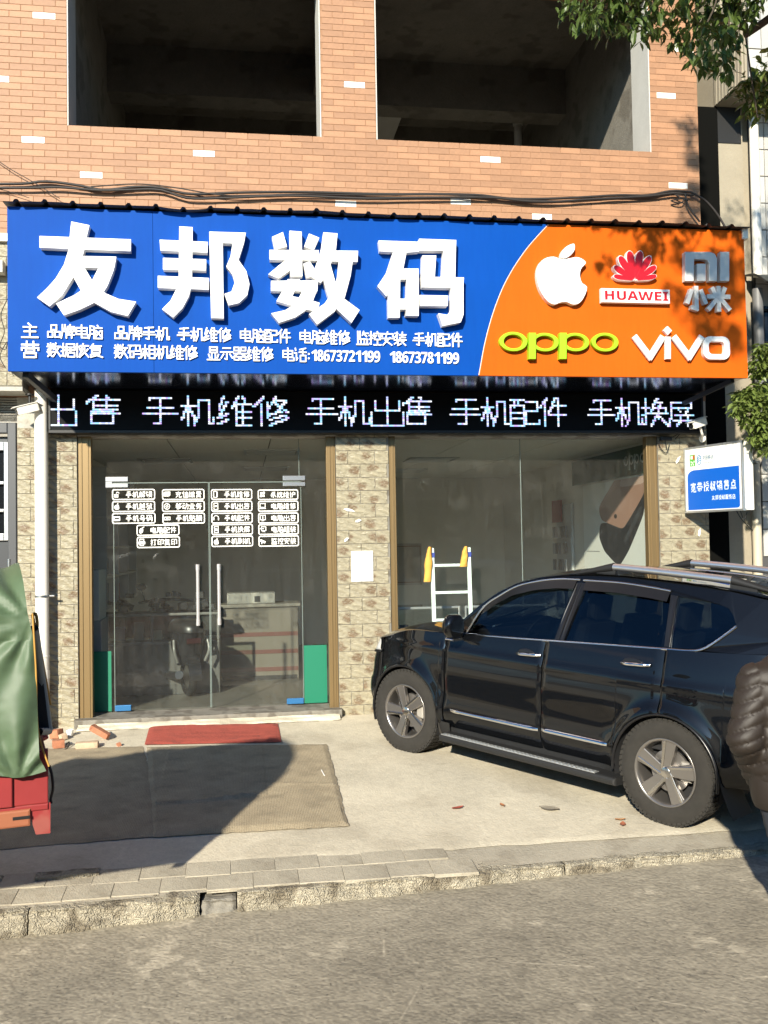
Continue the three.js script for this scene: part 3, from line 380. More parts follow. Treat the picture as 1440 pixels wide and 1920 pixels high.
{ const f = fbm(5, 4, 151), st = vnoise(90, 153), sp = vnoise(200, 155), sm = fbm(16, 3, 157), d = new Uint8Array(512 * 512 * 4);
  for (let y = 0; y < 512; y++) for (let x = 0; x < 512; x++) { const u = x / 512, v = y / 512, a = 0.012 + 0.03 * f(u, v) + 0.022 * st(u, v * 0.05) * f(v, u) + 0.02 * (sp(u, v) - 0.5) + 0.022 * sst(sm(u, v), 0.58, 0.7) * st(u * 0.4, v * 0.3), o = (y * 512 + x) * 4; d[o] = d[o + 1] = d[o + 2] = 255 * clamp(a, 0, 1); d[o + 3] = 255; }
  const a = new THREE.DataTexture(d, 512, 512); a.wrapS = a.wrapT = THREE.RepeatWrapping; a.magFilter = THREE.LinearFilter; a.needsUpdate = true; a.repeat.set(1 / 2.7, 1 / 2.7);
  const mDustHaze = new THREE.MeshStandardMaterial({ color: col(0.5, 0.48, 0.43), alphaMap: a, transparent: true, roughness: 1, side: THREE.DoubleSide });  // dust streaks plus a painted haze in place of street reflections
  for (const [x0, x1, y0] of [[-1.527, 0.925, 0.03], [1.463, 4.279, 0.431]]) mesh('dust_and_haze', uvBox(sheet(x0, x1, y0, 2.689, GZ + 0.0025)), mDustHaze, front); }
const atlas = (() => {
  const names = ['手机解锁', '充值缴费', '手机维修', '系统维护', '手机越狱', '移动业务', '手机出售', '电脑维修', '手机号码', '手机贴膜', '手机配件', '电脑出售', '电脑配件', '手机换屏', '电脑组装', '打印复印', '手机刷机', '监控安装'];
  const icon = [
    (g) => { g.fillRect(14, 30, 24, 18); g.beginPath(); g.arc(34, 26, 8, Math.PI, 0); g.stroke(); }, (g) => { g.strokeRect(12, 22, 30, 18); g.strokeRect(18, 17, 30, 18); g.beginPath(); g.arc(27, 31, 5, 0, 7); g.stroke(); },
    (g) => { g.strokeRect(18, 14, 18, 34); g.fillRect(38, 16, 4, 30); }, (g) => { for (const [a, b] of [[16, 16], [32, 14], [14, 32], [30, 31]]) g.fillRect(a, b, 13, 13); },
    (g) => apple(g), (g) => { g.beginPath(); g.arc(30, 32, 16, 0, 7); g.stroke(); g.beginPath(); g.moveTo(20, 34); g.lineTo(36, 22); g.moveTo(24, 42); g.lineTo(40, 30); g.stroke(); },
    (g) => { g.strokeRect(18, 14, 24, 36); g.fillRect(24, 26, 12, 10); }, (g) => { g.strokeRect(14, 16, 32, 22); g.fillRect(10, 42, 40, 5); },
    (g) => { g.fillRect(10, 20, 38, 26); g.clearRect(16, 28, 26, 10); }, (g) => { g.strokeRect(12, 24, 34, 16); g.fillRect(22, 28, 14, 14); },
    (g) => { g.beginPath(); g.arc(30, 32, 15, Math.PI, 0); g.stroke(); g.fillRect(12, 30, 7, 14); g.fillRect(41, 30, 7, 14); }, (g) => { g.strokeRect(14, 15, 32, 26); g.fillRect(22, 45, 16, 4); g.fillRect(27, 21, 6, 14); },
    (g) => { g.beginPath(); g.ellipse(28, 34, 11, 16, 0.4, 0, 7); g.fill(); g.beginPath(); g.moveTo(34, 20); g.lineTo(46, 12); g.stroke(); }, (g) => { g.strokeRect(18, 14, 24, 36); g.fillRect(24, 22, 6, 18); g.fillRect(32, 26, 6, 14); },
    (g) => { g.strokeRect(20, 16, 28, 22); g.fillRect(10, 25, 26, 4); g.fillRect(26, 42, 16, 4); }, (g) => { g.strokeRect(18, 14, 24, 12); g.fillRect(10, 28, 40, 14); g.clearRect(20, 36, 20, 4); g.strokeRect(20, 38, 20, 11); },
    (g) => apple(g), (g) => { g.save(); g.translate(14, 20); g.rotate(0.4); g.fillRect(0, 0, 34, 13); g.restore(); g.fillRect(18, 34, 5, 14); },
  ];
  function apple(g) { g.beginPath(); g.ellipse(25, 36, 10, 13, 0, 0, 7); g.ellipse(35, 36, 10, 13, 0, 0, 7); g.fill(); g.beginPath(); g.ellipse(34, 18, 3, 6, 0.6, 0, 7); g.fill(); g.clearRect(42, 28, 8, 10); }
  const draw = (g, w, h) => { g.clearRect(0, 0, w, h); names.forEach((n, i) => { g.save(); g.translate((i % 2) * 256, Math.floor(i / 2) * 64); g.strokeStyle = g.fillStyle = '#fff'; g.lineWidth = 6; const r = 10; g.beginPath(); g.moveTo(4 + r, 4); g.arcTo(252, 4, 252, 60, r); g.arcTo(252, 60, 4, 60, r); g.arcTo(4, 60, 4, 4, r); g.arcTo(4, 4, 252, 4, r); g.stroke(); g.lineWidth = 4; icon[i](g); [...n].forEach((c, k) => drawGlyph(g, c, 82 + k * 40, 15, 34, 34, 4.2)); g.restore(); }); };
  const cv = document.createElement('canvas'); cv.width = 512; cv.height = 576; const gg = cv.getContext('2d'); draw(gg, 512, 576);
  const src = gg.getImageData(0, 0, 512, 576).data, d = new Uint8Array(512 * 576 * 4); for (let y = 0; y < 576; y++) for (let x = 0; x < 512; x++) { const o = (y * 512 + x) * 4, s = ((575 - y) * 512 + x) * 4; d[o] = d[o + 1] = d[o + 2] = src[s + 3]; d[o + 3] = 255; }
  const a = new THREE.DataTexture(d, 512, 576); a.magFilter = THREE.LinearFilter; a.needsUpdate = true;
  return new THREE.MeshStandardMaterial({ color: col(0.85, 0.84, 0.8), alphaMap: a, transparent: true, roughness: 0.5, side: THREE.DoubleSide });
})();
function leaf(x0, x1, hx, cols) {
  const l = mesh('door_leaf', sheet(x0, x1, 0.028, 2.254), mGlass, front);
  mesh('handle', [rod([hx, 0.86, GZ + 0.055], [hx, 1.42, GZ + 0.055], 0.016, 16), rod([hx, 0.95, GZ], [hx, 0.95, GZ + 0.055], 0.01), rod([hx, 1.33, GZ], [hx, 1.33, GZ + 0.055], 0.01), rod([hx, 0.84, GZ + 0.055], [hx, 0.9, GZ + 0.055], 0.019, 16), rod([hx, 1.38, GZ + 0.055], [hx, 1.44, GZ + 0.055], 0.019, 16)], M([0.72, 0.69, 0.68], 0.22, { metalness: 0.55 }), l);
  mesh('edge', [rb(x0, x0 + 0.006, 0.028, 2.254, GZ - 0.004, GZ + 0.004, 0.001), rb(x1 - 0.006, x1, 0.028, 2.254, GZ - 0.006, GZ + 0.007, 0.001), rb(x0 + 0.007, x1 - 0.007, 2.246, 2.254, GZ - 0.006, GZ + 0.007, 0.001)], M([0.16, 0.2, 0.18], 0.4), l);
  for (const [ci, ccol, zx] of cols) { const row = Math.floor(ci / 2), [px0, py0, px1, py1] = ccol.map((v, k) => (k % 2 ? 800 : 120) + v / 2.769), a = P(px0, py0, GZ + 0.007), b = P(px1, py1, GZ + 0.007), g = new THREE.PlaneGeometry(b.x - a.x, a.y - b.y); const uv = g.attributes.uv; for (let i = 0; i < 4; i++) uv.setXY(i, (ci % 2) / 2 + uv.getX(i) / 2, 1 - (row + 1) / 9 + uv.getY(i) / 9); mesh('sticker', g, atlas, l).position.set((a.x + b.x) / 2, (a.y + b.y) / 2, GZ + 0.0065); }
  return l;
}
const ld = leaf(-1.236, -0.314, -0.428, [[0, [248, 324, 474, 380]], [4, [248, 386, 474, 442]], [8, [248, 448, 476, 503]], [1, [508, 324, 730, 380]], [5, [508, 385, 732, 441]], [9, [510, 448, 733, 503]], [12, [376, 509, 600, 565]], [15, [377, 571, 603, 628]]]);
const rd = leaf(-0.310, 0.602, -0.223, [[2, [762, 324, 978, 379]], [6, [763, 385, 979, 440]], [10, [764, 447, 981, 501]], [13, [765, 506, 982, 561]], [16, [765, 567, 983, 622]], [3, [1005, 326, 1217, 380]], [7, [1006, 385, 1218, 440]], [11, [1007, 447, 1219, 501]], [14, [1008, 506, 1220, 560]], [17, [1009, 566, 1221, 621]]]);
mesh('patch_fitting', [rb(-1.31, -1.09, 2.205, 2.248, GZ - 0.02, GZ + 0.022, 0.004), rb(-1.31, -1.09, 2.262, 2.312, GZ - 0.02, GZ + 0.022, 0.004), rb(-1.31, -1.24, 2.2, 2.3, GZ - 0.02, GZ + 0.02, 0.004)], mSteel, ld);
mesh('patch_fitting', [rb(0.42, 0.645, 2.205, 2.248, GZ - 0.02, GZ + 0.022, 0.004), rb(0.42, 0.645, 2.262, 2.312, GZ - 0.02, GZ + 0.022, 0.004)], mSteel, rd);
const mBluePatch = M([0.04, 0.17, 0.38], 0.3, { metalness: 0.3 });
mesh('bottom_patch', rb(-1.232, -1.08, 0.03, 0.085, GZ - 0.02, GZ + 0.022, 0.004), mBluePatch, ld); mesh('bottom_patch', rb(0.43, 0.598, 0.03, 0.085, GZ - 0.02, GZ + 0.022, 0.004), mBluePatch, rd);
{ const a = P(658, 1033, 0.004), b = P(700, 1090, 0.004), p = thing('paper_notice', 'blank white paper sheet taped on the middle pier', 'notice', [(a.x + b.x) / 2, (a.y + b.y) / 2, 0.004]); mesh('sheet', grid(6, 8, (u, v) => [lerp(-0.108, 0.108, u), lerp(-0.15, 0.15, v), 0.003 + 0.003 * Math.sin(u * 3) * v]), M([0.82, 0.81, 0.78], 0.8), p);
  [[655, 957, 0.06], [672, 977, 0.035], [650, 1012, 0.03], [1272, 862, 0.05], [1312, 998, 0.045]].forEach(([x, y, w], i) => { const q = P(x, y, 0.004), s = polyShape([[-w, -0.008], [-w * 0.2, -0.012], [w, 0.004], [w * 0.3, 0.018], [-w * 0.7, 0.012]]); const m = mesh('paper_scrap', extr(s, 0.0012), M([0.75, 0.73, 0.68], 0.8)); m.position.copy(q); m.rotation.z = i * 0.4 - 0.3; tag(m, ['long torn paper scrap above the notice on the middle pier', 'small torn paper scrap just above the notice on the middle pier', 'tiny torn paper scrap left of the notice on the middle pier', 'torn paper scrap beside the lightbox on the right pier', 'torn paper scrap below the lightbox on the right pier'][i], 'paper scrap'); }); }
// ---------- roof sign ----------
const SZ = 1.05, SX0 = P(14, 540, SZ).x, SX1 = P(1398, 560, SZ).x, SY0 = 3.108, SY1 = 4.50;
const sign = thing('shop_sign', 'long blue and orange shop sign with raised white characters and logos', 'sign', [0, 0, 0]);
const fSign = fbm(5, 3, 201), fStr = vnoise(128, 203);
const signTex = (c) => dataTex(256, 128, (u, v) => { const k = 0.95 + 0.1 * fSign(u, v) + 0.05 * (fStr(u, v * 0.06) - 0.5); return [c[0] * k, c[1] * k, c[2] * k]; }, true, 0.4, 0.6);
const mBlue = new THREE.MeshPhysicalMaterial({ specularIntensity: 0.15, map: signTex([0.0012, 0.055, 0.30]), roughness: 0.55, side: THREE.DoubleSide }), mOrange = new THREE.MeshPhysicalMaterial({ specularIntensity: 0.15, map: signTex([0.55, 0.096, 0.006]), roughness: 0.55, side: THREE.DoubleSide });
{
  const c = [[1028, 422], [985, 470], [950, 525], [927, 580], [910, 640], [898, 704]].map(([x, y]) => P(x, y, SZ)); c[0].y = SY1; c[5].y = SY0;
  const curve = new THREE.CatmullRomCurve3(c).getPoints(24), xm = P(287, 500, SZ).x;
  mesh('blue_panel', extr(polyShape([[SX0, SY1], [SX0, SY0], [xm - 0.0015, SY0], [xm - 0.0015, SY1]]), 0.04, 0, SZ - 0.04), mBlue, sign);
  mesh('blue_panel', extr(polyShape([[xm + 0.0015, SY1], [xm + 0.0015, SY0], ...curve.slice().reverse().map((p) => [p.x - 0.003, p.y])]), 0.04, 0, SZ - 0.04), mBlue, sign);
  mesh('orange_panel', extr(polyShape([[SX1, SY1], ...curve.map((p) => [p.x + 0.003, p.y]), [SX1, SY0]]), 0.04, 0, SZ - 0.04), mOrange, sign);
  mesh('trim', tube(curve.map((p) => V(p.x, clamp(p.y, SY0 + 0.003, SY1 - 0.003), SZ - 0.001)), 0.005, 40, 6), M([0.8, 0.5, 0.35], 0.4), sign);
  mesh('soffit', bx(SX0 + 0.01, SX1 - 0.01, SY0 + 0.004, SY0 + 0.03, -0.018, SZ - 0.041), M([0.006, 0.008, 0.014], 0.16), sign);
  mesh('end_panel', [bx(SX0, SX0 + 0.008, SY0 + 0.031, SY1, 0.0, SZ - 0.041), bx(SX1 - 0.008, SX1, SY0 + 0.031, SY1, 0.0, SZ - 0.041)], M([0.1, 0.1, 0.11], 0.5), sign);
  for (const g of [bar([SX0 + 0.12, 3.1, SZ - 0.1], [SX0 + 0.22, 3.0, 0.2], 0.05, 0.05), bar([SX1 - 0.1, 3.1, SZ - 0.1], [SX1 - 0.2, 3.0, 0.1], 0.04, 0.04)]) mesh('bracket', g, mBlack, sign);
  // corrugated cover sheet: trapezoid ribs, sagging a little where it is dented
  const nD = vnoise(9, 207), rib = (x) => { const t = ((x / 0.228) % 1 + 1) % 1, d = Math.abs(t - 0.5) * 2; return 0.022 * sst(d, 0.78, 0.9); };
  mesh('cover_sheet', (() => { const g = grid(720, 10, (u, v) => { const x = lerp(SX0 - 0.02, SX1 + 0.03, u), z = lerp(-0.005, SZ + 0.075, v); return [x, 4.60 - 0.08 * v + rib(x) + (nD(u * 2, 0.4) - 0.5) * 0.022 * v - (Math.abs(x + 0.45) < 0.25 ? 0.02 * v * Math.cos((x + 0.45) * 6.28) : 0), z + (nD(u * 5, 0.1) - 0.5) * 0.02 * v]; }); const b = g.clone(); b.translate(0, -0.004, 0); return [g, b]; })(), M([0.05, 0.055, 0.06], 0.55), sign);
  mesh('flashing', (() => { const n = fbm(20, 3, 209); return grid(300, 4, (u, v) => { const x = lerp(SX0, SX1 - 0.1, u); return [x, 4.60 + rib(x) + (n(u * 4, v) - 0.5) * 0.035 + 0.05 * (1 - v), 0.004 + v * 0.14]; }); })(), mSill, sign);
  mesh('corner_cap', rb(SX1 - 0.02, SX1 + 0.035, 4.42, 4.53, SZ - 0.16, SZ + 0.02, 0.006), mWhite, sign);
}
// the four large characters, stroke by stroke, traced on the sign's own face
const SC = [2.88, 0, 380], SD = [3.2727, 480, 380], mLetter = M([0.8, 0.79, 0.76], 0.35);
function bigChar(name, sc, polys) {
  polys.forEach((pl, i) => { const s = polyShape(pl.map(([x, y]) => { const q = P(sc[1] + x / sc[0], sc[2] + y / sc[0], SZ + 0.08); return [q.x, q.y]; }).reverse()), d = 0.08 + 0.0007 * i; polys[i] = extr(s, d, 0, SZ + 0.001); });
  return mesh(name, polys, mLetter, sign);
}
bigChar('large_character', SC, [[[213, 180], [707, 198], [705, 262], [213, 242]], [[385, 102], [483, 122], [470, 175], [455, 255], [432, 335], [395, 405], [335, 500], [268, 560], [200, 512], [255, 460], [300, 410], [345, 335], [370, 255], [378, 170]], [[425, 288], [628, 292], [618, 352], [420, 350]], [[535, 345], [628, 294], [612, 370], [580, 450], [545, 505], [505, 542], [430, 578], [345, 608], [303, 545], [400, 500], [460, 460], [500, 415]], [[395, 400], [425, 340], [457, 352], [505, 432], [570, 490], [640, 520], [735, 535], [690, 612], [600, 590], [510, 540], [440, 480]]]);
bigChar('large_character', SC, [[[968, 128], [1040, 132], [1036, 440], [1020, 505], [985, 570], [935, 620], [875, 575], [920, 530], [950, 470], [965, 400]], [[862, 200], [1122, 212], [1120, 270], [866, 258]], [[880, 298], [1113, 306], [1112, 366], [880, 360]], [[852, 395], [1128, 407], [1128, 470], [852, 460]], [[1130, 157], [1202, 160], [1208, 625], [1140, 622]], [[1132, 157], [1328, 163], [1312, 222], [1190, 218]], [[1258, 205], [1327, 164], [1318, 215], [1288, 310], [1330, 370], [1347, 440], [1335, 500], [1290, 542], [1235, 555], [1212, 493], [1250, 480], [1268, 430], [1256, 390], [1222, 345], [1245, 290]]]);
bigChar('large_character', SD, [[[98, 210], [165, 180], [190, 268], [115, 290]], [[205, 172], [280, 178], [285, 452], [210, 452]], [[325, 190], [388, 215], [355, 290], [295, 270]], [[82, 290], [385, 292], [382, 355], [84, 350]], [[200, 340], [262, 365], [210, 415], [140, 465], [75, 440], [140, 385]], [[290, 375], [330, 360], [362, 410], [410, 480], [395, 493], [340, 455], [310, 460]], [[92, 480], [380, 478], [376, 545], [92, 542]], [[195, 470], [270, 470], [222, 575], [310, 592], [390, 615], [378, 668], [300, 655], [125, 605], [160, 545]], [[285, 540], [372, 543], [350, 600], [300, 665], [240, 705], [140, 737], [93, 680], [180, 660], [245, 620]], [[413, 183], [500, 190], [490, 290], [450, 400], [400, 490], [345, 445], [380, 350], [400, 280]], [[430, 295], [626, 297], [622, 365], [425, 360]], [[510, 330], [597, 330], [580, 450], [545, 580], [480, 670], [375, 748], [325, 685], [420, 620], [475, 540], [500, 450]], [[412, 470], [455, 375], [490, 500], [540, 590], [635, 660], [585, 738], [500, 660], [440, 570]]]);
bigChar('large_character', SD, [[[752, 232], [1000, 240], [1000, 300], [925, 306], [760, 298]], [[845, 290], [925, 296], [905, 400], [860, 500], [800, 575], [745, 512], [800, 430]], [[808, 480], [885, 440], [882, 705], [812, 705]], [[830, 405], [998, 405], [996, 470], [815, 472]], [[925, 440], [998, 440], [998, 695], [920, 692]], [[870, 590], [940, 590], [940, 655], [870, 655]], [[1000, 222], [1228, 230], [1226, 295], [1000, 295]], [[1150, 270], [1226, 270], [1222, 480], [1140, 480]], [[1020, 325], [1105, 325], [1095, 480], [1015, 480]], [[1012, 455], [1275, 460], [1270, 525], [1018, 520]], [[1195, 500], [1272, 500], [1272, 690], [1255, 735], [1145, 757], [1118, 680], [1175, 690], [1195, 660]], [[1003, 568], [1178, 572], [1175, 635], [1005, 635]]]);
const droid = await new FontLoader().loadAsync('fonts/droid/droid_sans_bold.typeface.json');
function letters(text, x0, x1, yc, hpx, mat, parent, z, d = 0.012, wk = 0.95) {   // small raised characters between two pixel columns
  const n = [...text].length;
  [...text].forEach((c, i) => {
    const a = P(lerp(x0, x1, i / n), yc(lerp(x0, x1, i / n)) - hpx / 2, z), b = P(lerp(x0, x1, (i + 1) / n), yc(lerp(x0, x1, i / n)) + hpx / 2, z), w = b.x - a.x, h = a.y - b.y; let g;
    if (/[0-9:A-Za-z]/.test(c)) { g = new TextGeometry(c, { font: droid, size: h * 1.0, depth: d, curveSegments: 4, bevelEnabled: false }); g.computeBoundingBox(); const bb = g.boundingBox; g.translate(-(bb.min.x + bb.max.x) / 2, -h * 0.5, 0); const k = c === '1' || c === ':' ? 1 : Math.min(1.2, w * 0.98 / (bb.max.x - bb.min.x)); g.scale(k, 1, 1); uvBox(g); }
    else g = glyphBars(c, w * wk, h, Math.min(w, h) * 0.102, d);
    const m = mesh('character', g, mat, parent); m.position.set((a.x + b.x) / 2, (a.y + b.y) / 2, z - d + 0.001);
  });
}
const y1 = (x) => 622 + 15 * (x - 140) / 680, y2 = (x) => 657 + 14 * (x - 140) / 680;
for (const [t, a, b] of [['品牌电脑', 88, 192], ['品牌手机', 214, 318], ['手机维修', 332, 433], ['电脑配件', 448, 545], ['电脑维修', 560, 656], ['监控安装', 668, 762], ['手机配件', 774, 867]]) letters(t, a, b, y1, 25, mLetter, sign, SZ + 0.012);
for (const [t, a, b] of [['数据恢复', 88, 193], ['数码相机维修', 214, 370], ['显示器维修', 388, 512], ['电话', 528, 575]]) letters(t, a, b, y2, 25, mLetter, sign, SZ + 0.012);
letters(':', 575, 583, y2, 15, mLetter, sign, SZ + 0.012); letters('18673721199', 583, 713, y2, 21, mLetter, sign, SZ + 0.012); letters('18673781199', 730, 861, y2, 21, mLetter, sign, SZ + 0.012);
letters('主', 40, 72, () => 620, 28, mLetter, sign, SZ + 0.012); letters('营', 40, 73, () => 655, 30, mLetter, sign, SZ + 0.012);
// logos on the orange part
const LG = (x, y, z = SZ + 0.06) => { const q = P(880 + x / 2.5714, 380 + y / 2.5714, z); return [q.x, q.y]; };
function smooth(pts, closed = true, n = 60) { return new THREE.CatmullRomCurve3(pts.map(([x, y]) => V(x, y, 0)), closed, 'centripetal').getPoints(n).map((p) => [p.x, p.y]); }
const mGreyLetter = M([0.62, 0.6, 0.57], 0.35), mRed = M([0.5, 0.008, 0.016], 0.3), mLime = M([0.30, 0.56, 0.012], 0.35);
{
  const a = mesh('fruit_logo', extr(polyShape(smooth([[450, 274], [490, 266], [522, 262], [550, 274], [563, 289], [540, 318], [534, 350], [544, 386], [568, 405], [556, 450], [530, 485], [500, 491], [470, 479], [440, 481], [410, 491], [378, 475], [345, 428], [329, 380], [326, 330], [340, 290], [370, 266], [410, 260]].map((p) => LG(...p)))), 0.06, 0.006, SZ + 0.001), mLetter, sign);
  mesh('fruit_leaf', extr(polyShape(smooth([[442, 264], [445, 240], [465, 214], [505, 198], [508, 226], [490, 252], [460, 268]].map((p) => LG(...p)))), 0.061, 0.006, SZ + 0.001), mLetter, a);
  const f = new THREE.Group(); f.name = 'flower_logo'; sign.add(f);
  for (const s of [-1, 1]) [[10, 148, 21], [31, 140, 20], [54, 120, 18], [77, 100, 14]].forEach(([deg, len, wd], i) => {
    const A = rad(deg) * s, base = [800 + s * (2 + i * 2), 374 - i * 0], at = (r, w) => LG(base[0] + Math.sin(A) * r + Math.cos(A) * w, base[1] - Math.cos(A) * r * (i === 3 ? 1 : 1) + Math.sin(A) * w);
    const d = 0.05 + 0.002 * i + (s > 0 ? 0.001 : 0), sh = polyShape(smooth([at(0, 0), at(len * 0.4, -wd * 0.75), at(len * 0.72, -wd), at(len * 0.94, -wd * 0.6), at(len, 0), at(len * 0.94, wd * 0.6), at(len * 0.72, wd), at(len * 0.4, wd * 0.75)], true, 40));
    const pt = mesh('petal', extr(sh, d, 0.004, SZ + 0.001), mLetter, f); mesh('red_face', extr(polyShape(smooth([at(len * 0.03, 0), at(len * 0.4, -wd * 0.6), at(len * 0.72, -wd * 0.86), at(len * 0.93, -wd * 0.5), at(len * 0.97, 0), at(len * 0.93, wd * 0.5), at(len * 0.72, wd * 0.86), at(len * 0.4, wd * 0.6)], true, 40)), 0.006, 0.002, SZ + d - 0.002), mRed, pt);
  });
  const [px0, py0] = LG(636, 411), [px1, py1] = LG(969, 487), plate = mesh('name_plate', rb(px0, px1, py1, py0, SZ + 0.001, SZ + 0.06, 0.008), mLetter, sign);
  const gt = new TextGeometry('HUAWEI', { font: droid, size: (py0 - py1) * 0.62, depth: 0.008, curveSegments: 5 }); gt.computeBoundingBox(); gt.translate(-gt.boundingBox.min.x, 0, 0); gt.scale((px1 - px0) * 0.92 / (gt.boundingBox.max.x - gt.boundingBox.min.x), 1, 1); uvBox(gt); mesh('letter', gt, mRed, plate).position.set(px0 + (px1 - px0) * 0.05, py1 + (py0 - py1) * 0.2, SZ + 0.058);
  const g3 = (pts, k) => extr(polyShape(pts.map((p) => LG(...p))), 0.06 + 0.0008 * k, 0.004, SZ + 0.001);
  mesh('letter_logo', [g3([[1040, 237], [1160, 237], [1183, 246], [1195, 268], [1195, 378], [1156, 378], [1156, 292], [1148, 278], [1130, 273], [1084, 273], [1083, 378], [1040, 378]], 0), g3([[1098, 294], [1140, 294], [1140, 378], [1098, 378]], 1), g3([[1210, 237], [1253, 237], [1253, 378], [1210, 378]], 2)], mGreyLetter, sign);
  for (const [c, x] of [['小', 1098], ['米', 1206]]) { const [cx, cy] = LG(x, 462), [ax] = LG(0, 0), [bx2] = LG(102, 0), [, ey] = LG(0, 110), [, dy] = LG(0, 0); const m = mesh('character', glyphBars(c, bx2 - ax, dy - ey, 0.04, 0.05), mGreyLetter, sign); m.position.set(cx, cy, SZ + 0.001); }
  const el = (cx, cy, rx, ry, ix, iy, k) => { const [x, y] = LG(cx, cy, SZ + 0.05), s0 = 1 / 2.5714 / 218, s = new THREE.Shape(); s.absellipse(x, y, rx * s0, ry * s0, 0, Math.PI * 2); const h = new THREE.Path(); h.absellipse(x, y, ix * s0, iy * s0, 0, Math.PI * 2, true); s.holes.push(h); return extr(s, 0.05 + 0.0008 * k, 0.004, SZ + 0.001, 28); };
  mesh('green_letter', el(213, 669, 73, 49, 50, 35, 0), mLime, sign); mesh('green_letter', [el(365, 672, 73, 47, 50, 33, 1), g3([[287, 627], [322, 627], [321, 754], [287, 754]], 3)], mLime, sign); mesh('green_letter', [el(512, 672, 73, 47, 50, 33, 2), g3([[436, 627], [470, 627], [469, 754], [435, 754]], 4)], mLime, sign); mesh('green_letter', el(655, 672, 72, 48, 50, 34, 0), mLime, sign);
  const stroke2 = (pts, w, k) => pts.slice(0, -1).map((p, i) => { const a = V(...LG(...p), 0), b = V(...LG(...pts[i + 1]), 0), g = rbox(w, a.distanceTo(b) + w * 0.8, 0.05 + 0.001 * (k + i), w * 0.3); g.rotateZ(Math.atan2(b.y - a.y, b.x - a.x) - Math.PI / 2); g.translate((a.x + b.x) / 2, (a.y + b.y) / 2, SZ + 0.001 + (0.05 + 0.001 * (k + i)) / 2); return g; });
  mesh('white_letter', stroke2([[808, 650], [878, 742], [934, 652]], 0.06, 0), mLetter, sign); mesh('white_letter', [...stroke2([[963, 655], [963, 742]], 0.056, 2), (() => { const g = rbox(0.06, 0.06, 0.052, 0.008); g.rotateZ(0.785); const [x, y] = LG(960, 615); g.translate(x, y, SZ + 0.027); return g; })()], mLetter, sign); mesh('white_letter', stroke2([[998, 652], [1066, 742], [1122, 652]], 0.06, 4), mLetter, sign);
  const [ox, oy] = LG(1196, 699), o = new THREE.Shape(), ring = (s, w, h, r) => { s.moveTo(ox - w + r, oy - h); s.lineTo(ox + w - r, oy - h); s.absarc(ox + w - r, oy - h + r, r, -Math.PI / 2, 0); s.lineTo(ox + w, oy + h - r); s.absarc(ox + w - r, oy + h - r, r, 0, Math.PI / 2); s.lineTo(ox - w + r, oy + h); s.absarc(ox - w + r, oy + h - r, r, Math.PI / 2, Math.PI); s.lineTo(ox - w, oy - h + r); s.absarc(ox - w + r, oy - h + r, r, Math.PI, Math.PI * 1.5); };
  ring(o, 0.132, 0.108, 0.07); const hole = new THREE.Path(); ring(hole, 0.078, 0.058, 0.035); o.holes.push(hole); mesh('white_letter', extr(o, 0.05, 0.005, SZ + 0.001), mLetter, sign);
}
// ---------- LED ticker ----------
{
  const x0 = P(95, 770, 0.13).x, x1 = P(1315, 770, 0.13).x, yb = 2.715, yt = 3.095, led = thing('led_ticker', 'black scrolling message display with white dot characters over the shop front', 'led display', [0, 0, 0]);
  const NX = 326, NY = 20, runs = [['出', 72, 140, 94], ['售', 150, 214], ['手', 252, 312], ['机', 318, 378], ['维', 382, 446], ['修', 448, 511], ['手', 543, 602], ['机', 603, 660], ['出', 664, 724], ['售', 722, 778], ['手', 813, 872], ['机', 872, 930], ['配', 930, 986], ['件', 986, 1041], ['手', 1082, 1136], ['机', 1138, 1192], ['换', 1192, 1246], ['屏', 1246, 1301]];
  const lit = new Set(); const put = (x, y) => { if (x >= 0 && x < NX && y >= 0 && y < NY) lit.add(y * NX + x); };
  for (const [c, a, b, clip] of runs) { const cx = (p) => (p - 95) / 1220 * NX; for (const l of strokes(c)) for (let i = 0; i + 1 < l.length; i++) { const n = 40; for (let k = 0; k <= n; k++) { const x = Math.round(cx(a + (b - a) * 0.97 * lerp(l[i][0], l[i + 1][0], k / n))), y = Math.round(2 + 15 * lerp(l[i][1], l[i + 1][1], k / n)); if (!clip || x >= cx(clip)) put(x, y); } } }
  const ledTex = canvasTex(1956, 120, (g, w, h) => { g.fillStyle = '#000'; g.fillRect(0, 0, w, h); for (const k of lit) { const x = k % NX, y = Math.floor(k / NX), q = rnd(); g.fillStyle = q < 0.25 ? '#b9c4ff' : q < 0.5 ? '#9fd8ff' : q < 0.6 ? '#c7a8f5' : '#eef3ff'; g.fillRect(x * 6, y * 6 + 0.3, 6, 5.4); } });
  const face = MP([0.004, 0.0045, 0.006], 0.6, { specularIntensity: 0.25, emissive: col(1, 1, 1), emissiveMap: ledTex, emissiveIntensity: 0.85 });
  mesh('housing', [rb(x0 - 0.02, x1 + 0.02, yb - 0.02, yb + 0.008, -0.018, 0.138, 0.003), rb(x0 - 0.02, x0, yb + 0.009, yt, -0.018, 0.138, 0.003), rb(x1, x1 + 0.02, yb + 0.009, yt, -0.018, 0.138, 0.003), bx(x0, x1, yb + 0.009, yt, -0.018, 0.1)], mBlack, led);
  const g = new THREE.PlaneGeometry(x1 - x0, yt - yb - 0.01); g.translate((x0 + x1) / 2, (yt + yb) / 2 + 0.003, 0.128); mesh('screen', g, face, led);
}
